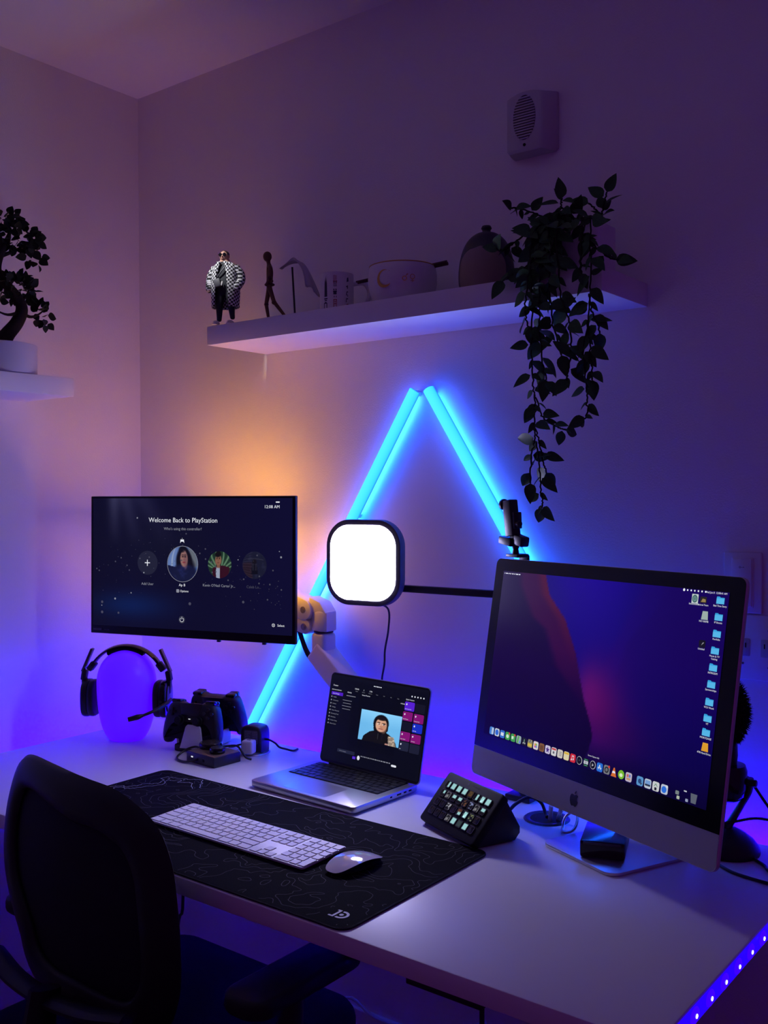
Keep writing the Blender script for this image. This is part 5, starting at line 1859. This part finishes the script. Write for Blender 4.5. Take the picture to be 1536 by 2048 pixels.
# ================================================================== BONSAI
bon = thing('bonsai', 'small bonsai tree with clouds of round leaves in a white pot', 'plant', T(.125, -.535, 1.6814))
BO = Vector((.125, -.535, 1.6814))
MB().lathe([(0, 0), (.085, 0), (.0885, .003), (.0890, .074), (.0875, .077), (.084, .077), (.083, .066), (0, .066)], seg=48).build('pot', POTW, bon)
MB().lathe([(0, .0655), (.0835, .0655), (.080, .069), (0, .073)], seg=36).build('soil', SOIL, bon)
tr = MB()
tr.tube([(.0, .000, .068), (.0, .006, .085), (.0, .022, .108), (.0, .048, .140), (.0, .062, .175), (-.004, .052, .205), (-.006, .020, .235), (-.004, -.004, .262), (.0, .0, .300), (.0, .022, .340), (0, .03, .365)], [.028, .022, .0185, .0165, .015, .013, .012, .012, .011, .008, .004], 12, smooth=5)
for pts in ([(0, .060, .168), (.006, .080, .158), (.006, .102, .165), (.004, .122, .180)], [(0, .055, .190), (.01, .072, .214), (.01, .078, .235)], [(-.004, .060, .185), (-.02, .038, .208), (-.02, .02, .215)],
            [(0, .004, .300), (.004, .045, .322), (.004, .080, .345), (.002, .098, .350)], [(0, .012, .325), (0, .0, .36), (0, -.012, .39)], [(0, .085, .345), (0, .100, .330), (0, .108, .316)], [(0, .06, .168), (.004, .02, .155), (.004, -.014, .162)]):
    tr.tube(pts, [.0052, .0040, .0028, .0018], 8, smooth=4)
tr.build('trunk', BARK, bon)
BL = leaf_mesh('leaf', .0265, .0225, LEAF2, tip=6, fold=.18, droop=.05, nseg=6)
bl = [BL, leaf_mesh('leaf', .0225, .0190, LEAF2, tip=6, fold=.28, droop=.12, nseg=6)]
br_ = random.Random(4)
clouds = [((.0, .046, .228), (.034, .058, .034), 66), ((.004, .118, .168), (.014, .022, .030), 17), ((0, .058, .352), (.034, .062, .036), 74), ((0, .012, .392), (.032, .048, .030), 46), ((0, -.020, .180), (.02, .03, .03), 22), ((0, .098, .322), (.015, .024, .030), 14)]
for c, s, n in clouds:
    for k in range(n):
        a, b = br_.uniform(0, 2 * math.pi), math.acos(br_.uniform(-.9, 1))
        d = Vector((math.sin(b) * math.cos(a), math.sin(b) * math.sin(a), math.cos(b)))
        q_ = br_.uniform(.35, 1.) ** .5
        p = Vector(c) + Vector((d.x * s[0] * q_, d.y * s[1] * q_, d.z * s[2] * q_))
        put_leaf(bon, p, d + Vector((br_.gauss(0, .35), br_.gauss(0, .35), br_.gauss(0, .3))), bl[k % 2], br_.uniform(.8, 1.1), br_.gauss(0, .5), (.8 + br_.gauss(0, .4), -.45, .3 + br_.gauss(0, .4)))

# ================================================================== WALL SPEAKER
ws = thing('wall_speaker', 'white wall sounder box with slotted grille high on the back wall', 'speaker', T(1.352, 0, 2.1800))
sw, sh_ = .112, .134
bb = MB()
rings = []
for (x0, x1, z0, z1, y_) in ((-sw / 2, sw / 2, -sh_ / 2, sh_ / 2, -.0004), (-sw / 2, sw / 2, -sh_ / 2, sh_ / 2, -.010), (-.052, .037, -.0635, .0655, -.034), (-.046, .030, -.0600, .0610, -.0370)):
    pts = []
    for i in range(9):                          # arched top edge
        t = i / 8
        x = x1 + (x0 - x1) * t
        pts.append((x, z1 - .010 * (2 * t - 1) ** 2))
    pts += [(x0, z0 + .006), (x0 + .006, z0), (x1 - .006, z0), (x1, z0 + .006)]
    rings.append([bb.bm.verts.new((p[0], y_, p[1])) for p in pts])
for a, b in zip(rings, rings[1:]):
    for k in range(len(a)):
        bb.bm.faces.new((a[k], a[(k + 1) % len(a)], b[(k + 1) % len(a)], b[k]))
bb.bm.faces.new(rings[-1])
bb.bm.faces.new(rings[0][::-1])
bmesh.ops.recalc_face_normals(bb.bm, faces=bb.bm.faces)
bb.build('housing', pbr('sounder_plastic', (.50, .48, .52), .5, var=.02), ws)
MB().flat([(-.008 + .0275 * math.cos(a) * (1.0), .0085 + .0480 * math.sin(a)) for a in np.linspace(0, 2 * math.pi, 26, False)], -.0372).build('grille_opening', pbr('grille_dark', (.05, .045, .055), .9), ws, smooth=False)
for k in range(16):
    z = -.036 + k * .0058
    w = .0268 * math.sqrt(max(.02, 1 - ((z - .0085) / .0490) ** 2))
    MB().box((-.008, -.0378, z), (2 * w, .0026, .0034), rot=(R(-24), 0, 0), bev=.0005, seg=1).build('slat', MATS['sounder_plastic'], ws)
MB().cyl((-.0075, -.0374, -.0500), .0033, .002, 'y', 16).build('screw_hole', BLACKM, ws)

# ================================================================== SWITCH AND SOCKET PLATES
PLATE = pbr('switch_plastic', (.70, .70, .72), .45, var=.01)
sw_ = thing('light_switch', 'white wall switch with tall rocker beside the large computer', 'light switch', T(1.801, 0, 1.2090))
MB().prism(rrect(.072, .116, .003, 3), -.0075, -.0003, 'xz', bev=.0022).build('plate', PLATE, sw_)
MB().prism(rrect(.042, .096, .003, 3), -.0095, -.0070, 'xz', bev=.0006).build('rocker_frame', PLATE, sw_)
MB().prism(rrect(.037, .091, .003, 3), -.0125, -.0090, 'xz', bev=.0015, M=Matrix.Rotation(R(1.5), 4, 'X')).build('rocker', PLATE, sw_)
g = MB()
ringflat(g, -.0030, .0295, .0011, .0019, -.0136, n=12)
g.flat(bx(-.0006, .0052, .0289, .0296), -.0136).flat(bx(.0036, .0043, .0290, .0308), -.0136)
g.build('mark', pbr('switch_mark', (.03, .03, .04), .6), sw_, smooth=False)
so_ = thing('wall_socket', 'wide white socket plate under the wall switch', 'socket', T(1.838, 0, 1.0860))
MB().prism(rrect(.128, .124, .003, 3), -.0065, -.0003, 'xz', bev=.0022).build('plate', PLATE, so_)
for cx in (-.036, .010):
    fr = MB().prism(rrect(.026, .034, .002, 2, cx, .0), -.0078, -.0060, 'xz', bev=.0008).build('outlet', pbr('outlet_shade', (.42, .42, .45), .5), so_)
    for k in (-1, 1):
        MB().box((cx + k * .0055, -.0079, .004), (.0022, .0008, .009)).build('slot', BLACKM, fr)
for cx, cz in ((-.034, .030), (-.036, -.031), (.012, .034), (.012, -.036)):
    MB().cyl((cx, -.0068, cz), .0022, .0012, 'y', 12).build('screw', pbr('screw_grey', (.10, .10, .12), .4, metal=.4), so_)

# ================================================================== DESK MICROPHONE
mic = thing('microphone', 'black desk microphone in a furry cover on a domed stand behind the large computer', 'microphone', T(1.818, -.140, DZ))
MB().lathe([(0, .0003), (.056, .0003), (.057, .004), (.055, .012), (.046, .024), (.030, .036), (.016, .043), (0, .045)], seg=36).build('base', BLACK, mic)
yk = MB()
yk.tube([(-.004, 0, .036), (.010, .004, .062), (.024, .010, .090), (.034, .014, .112), (.036, .014, .135)], [.011, .0095, .0085, .0085, .009], 10, smooth=5, flat=.7)
yk.tube([(-.006, 0, .040), (-.022, -.004, .066), (-.032, -.006, .095), (-.030, -.004, .130)], [.011, .0095, .0085, .0085], 10, smooth=5, flat=.7)
yk.build('yoke_arm', BLACK, mic)
MB().lathe([(0, .092), (.020, .094), (.031, .104), (.034, .120), (.0345, .148), (.031, .158), (.0, .160)], seg=30).build('cradle', BLACKG, mic)
MB().cyl((.040, .010, .128), .0065, .018, 'x', 14, bev=.0015).build('side_knob', BLACK, mic)
MB().lathe([(0, .155), (.016, .157), (.018, .175), (.017, .200), (.022, .212), (0, .214)], seg=24).build('body', BLACK, mic)
MB().ball((.004, 0, .252), (.030, .030, .054), 24, 16).build('foam_core', BLACKM, mic)
fu = MB()
fr_ = random.Random(3)
for k in range(1500):
    a, b = fr_.uniform(0, 2 * math.pi), math.acos(fr_.uniform(-1, 1))
    d = Vector((math.sin(b) * math.cos(a), math.sin(b) * math.sin(a), math.cos(b)))
    p = Vector((.004 + d.x * .029, d.y * .029, .252 + d.z * .053))
    t = (d + Vector((fr_.gauss(0, .35), fr_.gauss(0, .35), fr_.gauss(-.25, .35)))).normalized()
    s = t.orthogonal().normalized() * .0014
    s2 = t.cross(s)
    e = p + t * fr_.uniform(.008, .014)
    v = [fu.bm.verts.new(p + s), fu.bm.verts.new(p - s * .5 + s2 * .8), fu.bm.verts.new(p - s * .5 - s2 * .8), fu.bm.verts.new(e)]
    for i_ in ((0, 1, 3), (1, 2, 3), (2, 0, 3)):
        fu.bm.faces.new([v[q_] for q_ in i_])
fu.build('fur', pbr('black_fur', (.008, .007, .010), .9, spec=.1), mic, smooth=False, kind='stuff')
k1 = MB().tube([(1.812, -.12, .905), (1.828, -.105, .876), (1.845, -.10, .859), (1.877, -.10, .818), (1.905, -.09, .78), (1.925, -.026, .72), (1.925, -.024, .45)], .0028, 8, smooth=6).build('microphone_cable', BLACK)
tag(k1, 'black cable arching down to the right of the furry microphone', 'cable')
k2 = MB().tube([(1.800, -.170, .790), (1.823, -.150, .790), (1.855, -.12, .796), (1.877, -.10, .793), (1.91, -.080, .785), (1.937, -.030, .74), (1.940, -.024, .45)], .0026, 8, smooth=6).build('yoke_cable', BLACK)
tag(k2, 'black cable leaving the microphone yoke towards the right desk edge', 'cable')
k3 = MB().tube([(1.862, -.150, .7378), (1.895, -.178, .7378), (1.907, -.197, .7378), (1.93, -.212, .7378), (1.957, -.215, .7378)], .0027, 8, smooth=6).build('desk_cable', BLACK)
tag(k3, 'black cable lying on the desk right of the microphone base', 'cable')
k4 = MB().tube([(1.805, -.192, .7378), (1.822, -.213, .7378), (1.85, -.235, .7378), (1.875, -.246, .7378), (1.923, -.254, .7378), (1.957, -.250, .7378)], .0027, 8, smooth=6).build('desk_cable', BLACK)
tag(k4, 'black cable curving over the desk below the large computer\'s right corner', 'cable')
k5 = MB().tube([(1.400, -.255, .7375), (1.412, -.235, .745), (1.420, -.205, .762), (1.437, -.180, .772), (1.455, -.168, .762), (1.468, -.172, .744), (1.475, -.178, .7392)], .0036, 10, smooth=6).build('keypad_cable', BLACK)
tag(k5, 'thick black cable looping from the macro keypad into the black grommet', 'cable')
k6 = MB().tube([(1.500, -.185, .7388), (1.506, -.186, .752), (1.520, -.180, .770), (1.545, -.19, .764), (1.558, -.215, .752), (1.556, -.232, .742), (1.540, -.236, .7384), (1.532, -.222, .742), (1.530, -.205, .758), (1.545, -.18, .772)], .0030, 8, smooth=6).build('coiled_cable', ALUD)
tag(k6, 'grey cable looping up beside the black grommet under the large computer', 'cable')
for k in range(2):
    kk = MB().box((0, 0, .014), (.009, .0055, .034), bev=.0015).build('cable_plug', pbr('plug_grey', (.45, .45, .48), .4), None, M=T(1.486 + .013 * k, -.186 + .010 * k, .7392, -20, 10, 16 + 12 * k))
    tag(kk, 'pale plug end poking out of the black grommet, %s' % ('more upright' if k == 0 else 'more slanted'), 'plug')

# ================================================================== CABLES UNDER THE DESK
k7 = MB().tube([(.213, -.03, .66), (.213, -.03, .22), (.200, -.035, .15), (.200, -.06, .006)], .0045, 8, smooth=5).build('power_cable', BLACK)
tag(k7, 'black power cable hanging down the wall behind the desk', 'cable')
k8 = MB().tube([(.70, -.06, .004), (.85, -.06, .135), (.93, -.06, .118), (1.00, -.06, .116), (1.12, -.05, .13), (1.25, -.05, .2)], .004, 8, smooth=5).build('floor_cable', pbr('white_cable', (.5, .5, .55), .5))
tag(k8, 'pale cable sagging over the baseboard under the desk', 'cable')

# ================================================================== OFFICE CHAIR
CHY = 0
chair = thing('office_chair', 'black mesh-backed office chair pushed up to the desk', 'chair', T(.985, -.80, -.030, CHY))


def back_pt(x, z):
    """curved back: y as a function of the place on it"""
    return Vector((x, -.135 - .10 * max(0, z - .62) + .045 * (x / .24) ** 2 + .04 * ((z - .66) / .22) ** 2, z))


outr = [(0, .930), (.075, .924), (.135, .905), (.183, .875), (.215, .825), (.230, .765), (.236, .70), (.230, .63), (.205, .565), (.165, .535), (.08, .525), (0, .523)]
outl = [(0, .930), (-.10, .934), (-.20, .930), (-.255, .910), (-.280, .86), (-.284, .80), (-.270, .73), (-.235, .675), (-.195, .62), (-.16, .56), (-.08, .528), (0, .523)]
sm = catmull([(p[0], p[1], 0) for p in outr], 4)
sl_ = catmull([(p[0], p[1], 0) for p in outl], 4)
full = [(p.x, p.y) for p in sm] + [(p.x, p.y) for p in reversed(sl_[1:-1])]


cx_, cz2 = 0., .725
rimb = MB()
rings = []
NS = 10
for (x, z) in full:
    n2 = Vector((x - cx_, z - cz2)).normalized()
    w_ = .036
    ring_ = []
    for k in range(NS):
        a = 2 * math.pi * k / NS
        dx = w_ * math.cos(a) - w_
        pt_ = back_pt(x + n2.x * dx, z + n2.y * dx)
        ring_.append(rimb.bm.verts.new(pt_ + Vector((0, .014 * math.sin(a), 0))))
    rings.append(ring_)
for i in range(len(rings)):
    a, b = rings[i], rings[(i + 1) % len(rings)]
    for k in range(NS):
        rimb.bm.faces.new((a[k], a[(k + 1) % NS], b[(k + 1) % NS], b[k]))
bmesh.ops.recalc_face_normals(rimb.bm, faces=rimb.bm.faces)
rimb.build('back_frame', pbr('chair_plastic', (.007, .007, .010), .5, spec=.35), chair, angle=80)


def mesh_fn(u, v):
    a = 2 * math.pi * u
    i = u * len(full)
    p0, p1 = full[int(i) % len(full)], full[(int(i) + 1) % len(full)]
    f = i - int(i)
    x, z = p0[0] + (p1[0] - p0[0]) * f, p0[1] + (p1[1] - p0[1]) * f
    k = v * .80
    return back_pt(x * k, cz2 + (z - cz2) * k) + Vector((0, .004, 0))


wv = pbr('back_mesh', (.012, .011, .020), .75, bump=.5, scale=700, spec=.2)
MB().grid(mesh_fn, 60, 8, True).build('back_mesh', wv, chair, angle=80)
MB().tube([(-.19, -.165, .60), (-.10, -.178, .585), (0, -.182, .58), (.10, -.178, .585), (.19, -.165, .60)], .020, 10, smooth=4, flat=.5).build('lumbar_bar', MATS['chair_plastic'], chair)
MB().tube([(0, -.185, .60), (0, -.20, .50), (0, -.15, .41), (0, -.02, .40)], [.030, .030, .034, .036], 10, smooth=4, flat=.5).build('back_post', MATS['chair_plastic'], chair)
sm = rrect(.520, .490, .075, 8, .075, .015)
MB().prism(sm, .435, .503, bev=.028, seg=4).build('seat', FABRIC, chair, angle=80)
MB().box((0, 0, .420), (.26, .28, .034), bev=.008).build('seat_mechanism', BLACK, chair)
for sx in (-1, 1):
    MB().prism(rrect(.092, .260, .036, 6, sx * .295 + .075, .020), .634, .664, bev=.010, seg=3).build('armrest', RUBBER, chair)
    MB().tube([(sx * .15, .0, .425), (sx * .27 + .07, .0, .430), (sx * .295 + .075, .0, .48), (sx * .295 + .075, .01, .64)], [.020, .020, .022, .020], 10, smooth=4).build('arm_post', MATS['chair_plastic'], chair)
MB().cyl((0, 0, .27), .027, .30, seg=20).build('gas_lift', BLACK, chair)
for k in range(5):
    a = R(90 + 72 * k)
    lg_ = MB().tube([(0, 0, .125), (.14 * math.cos(a), .14 * math.sin(a), .105), (.31 * math.cos(a), .31 * math.sin(a), .070)], [.034, .026, .016], 10)
    lo = lg_.build('leg', MATS['chair_plastic'], chair)
    w = MB()
    for s in (-1, 1):
        w.lathe([(0, -.008), (.024, -.008), (.027, -.004), (.027, .004), (.024, .008), (0, .008)], M=T(.31 * math.cos(a) - s * .013 * math.sin(a), .31 * math.sin(a) + s * .013 * math.cos(a), .0275, math.degrees(a)) @ Matrix.Rotation(R(90), 4, 'X'), seg=18)
    w.build('caster', RUBBER, lo)
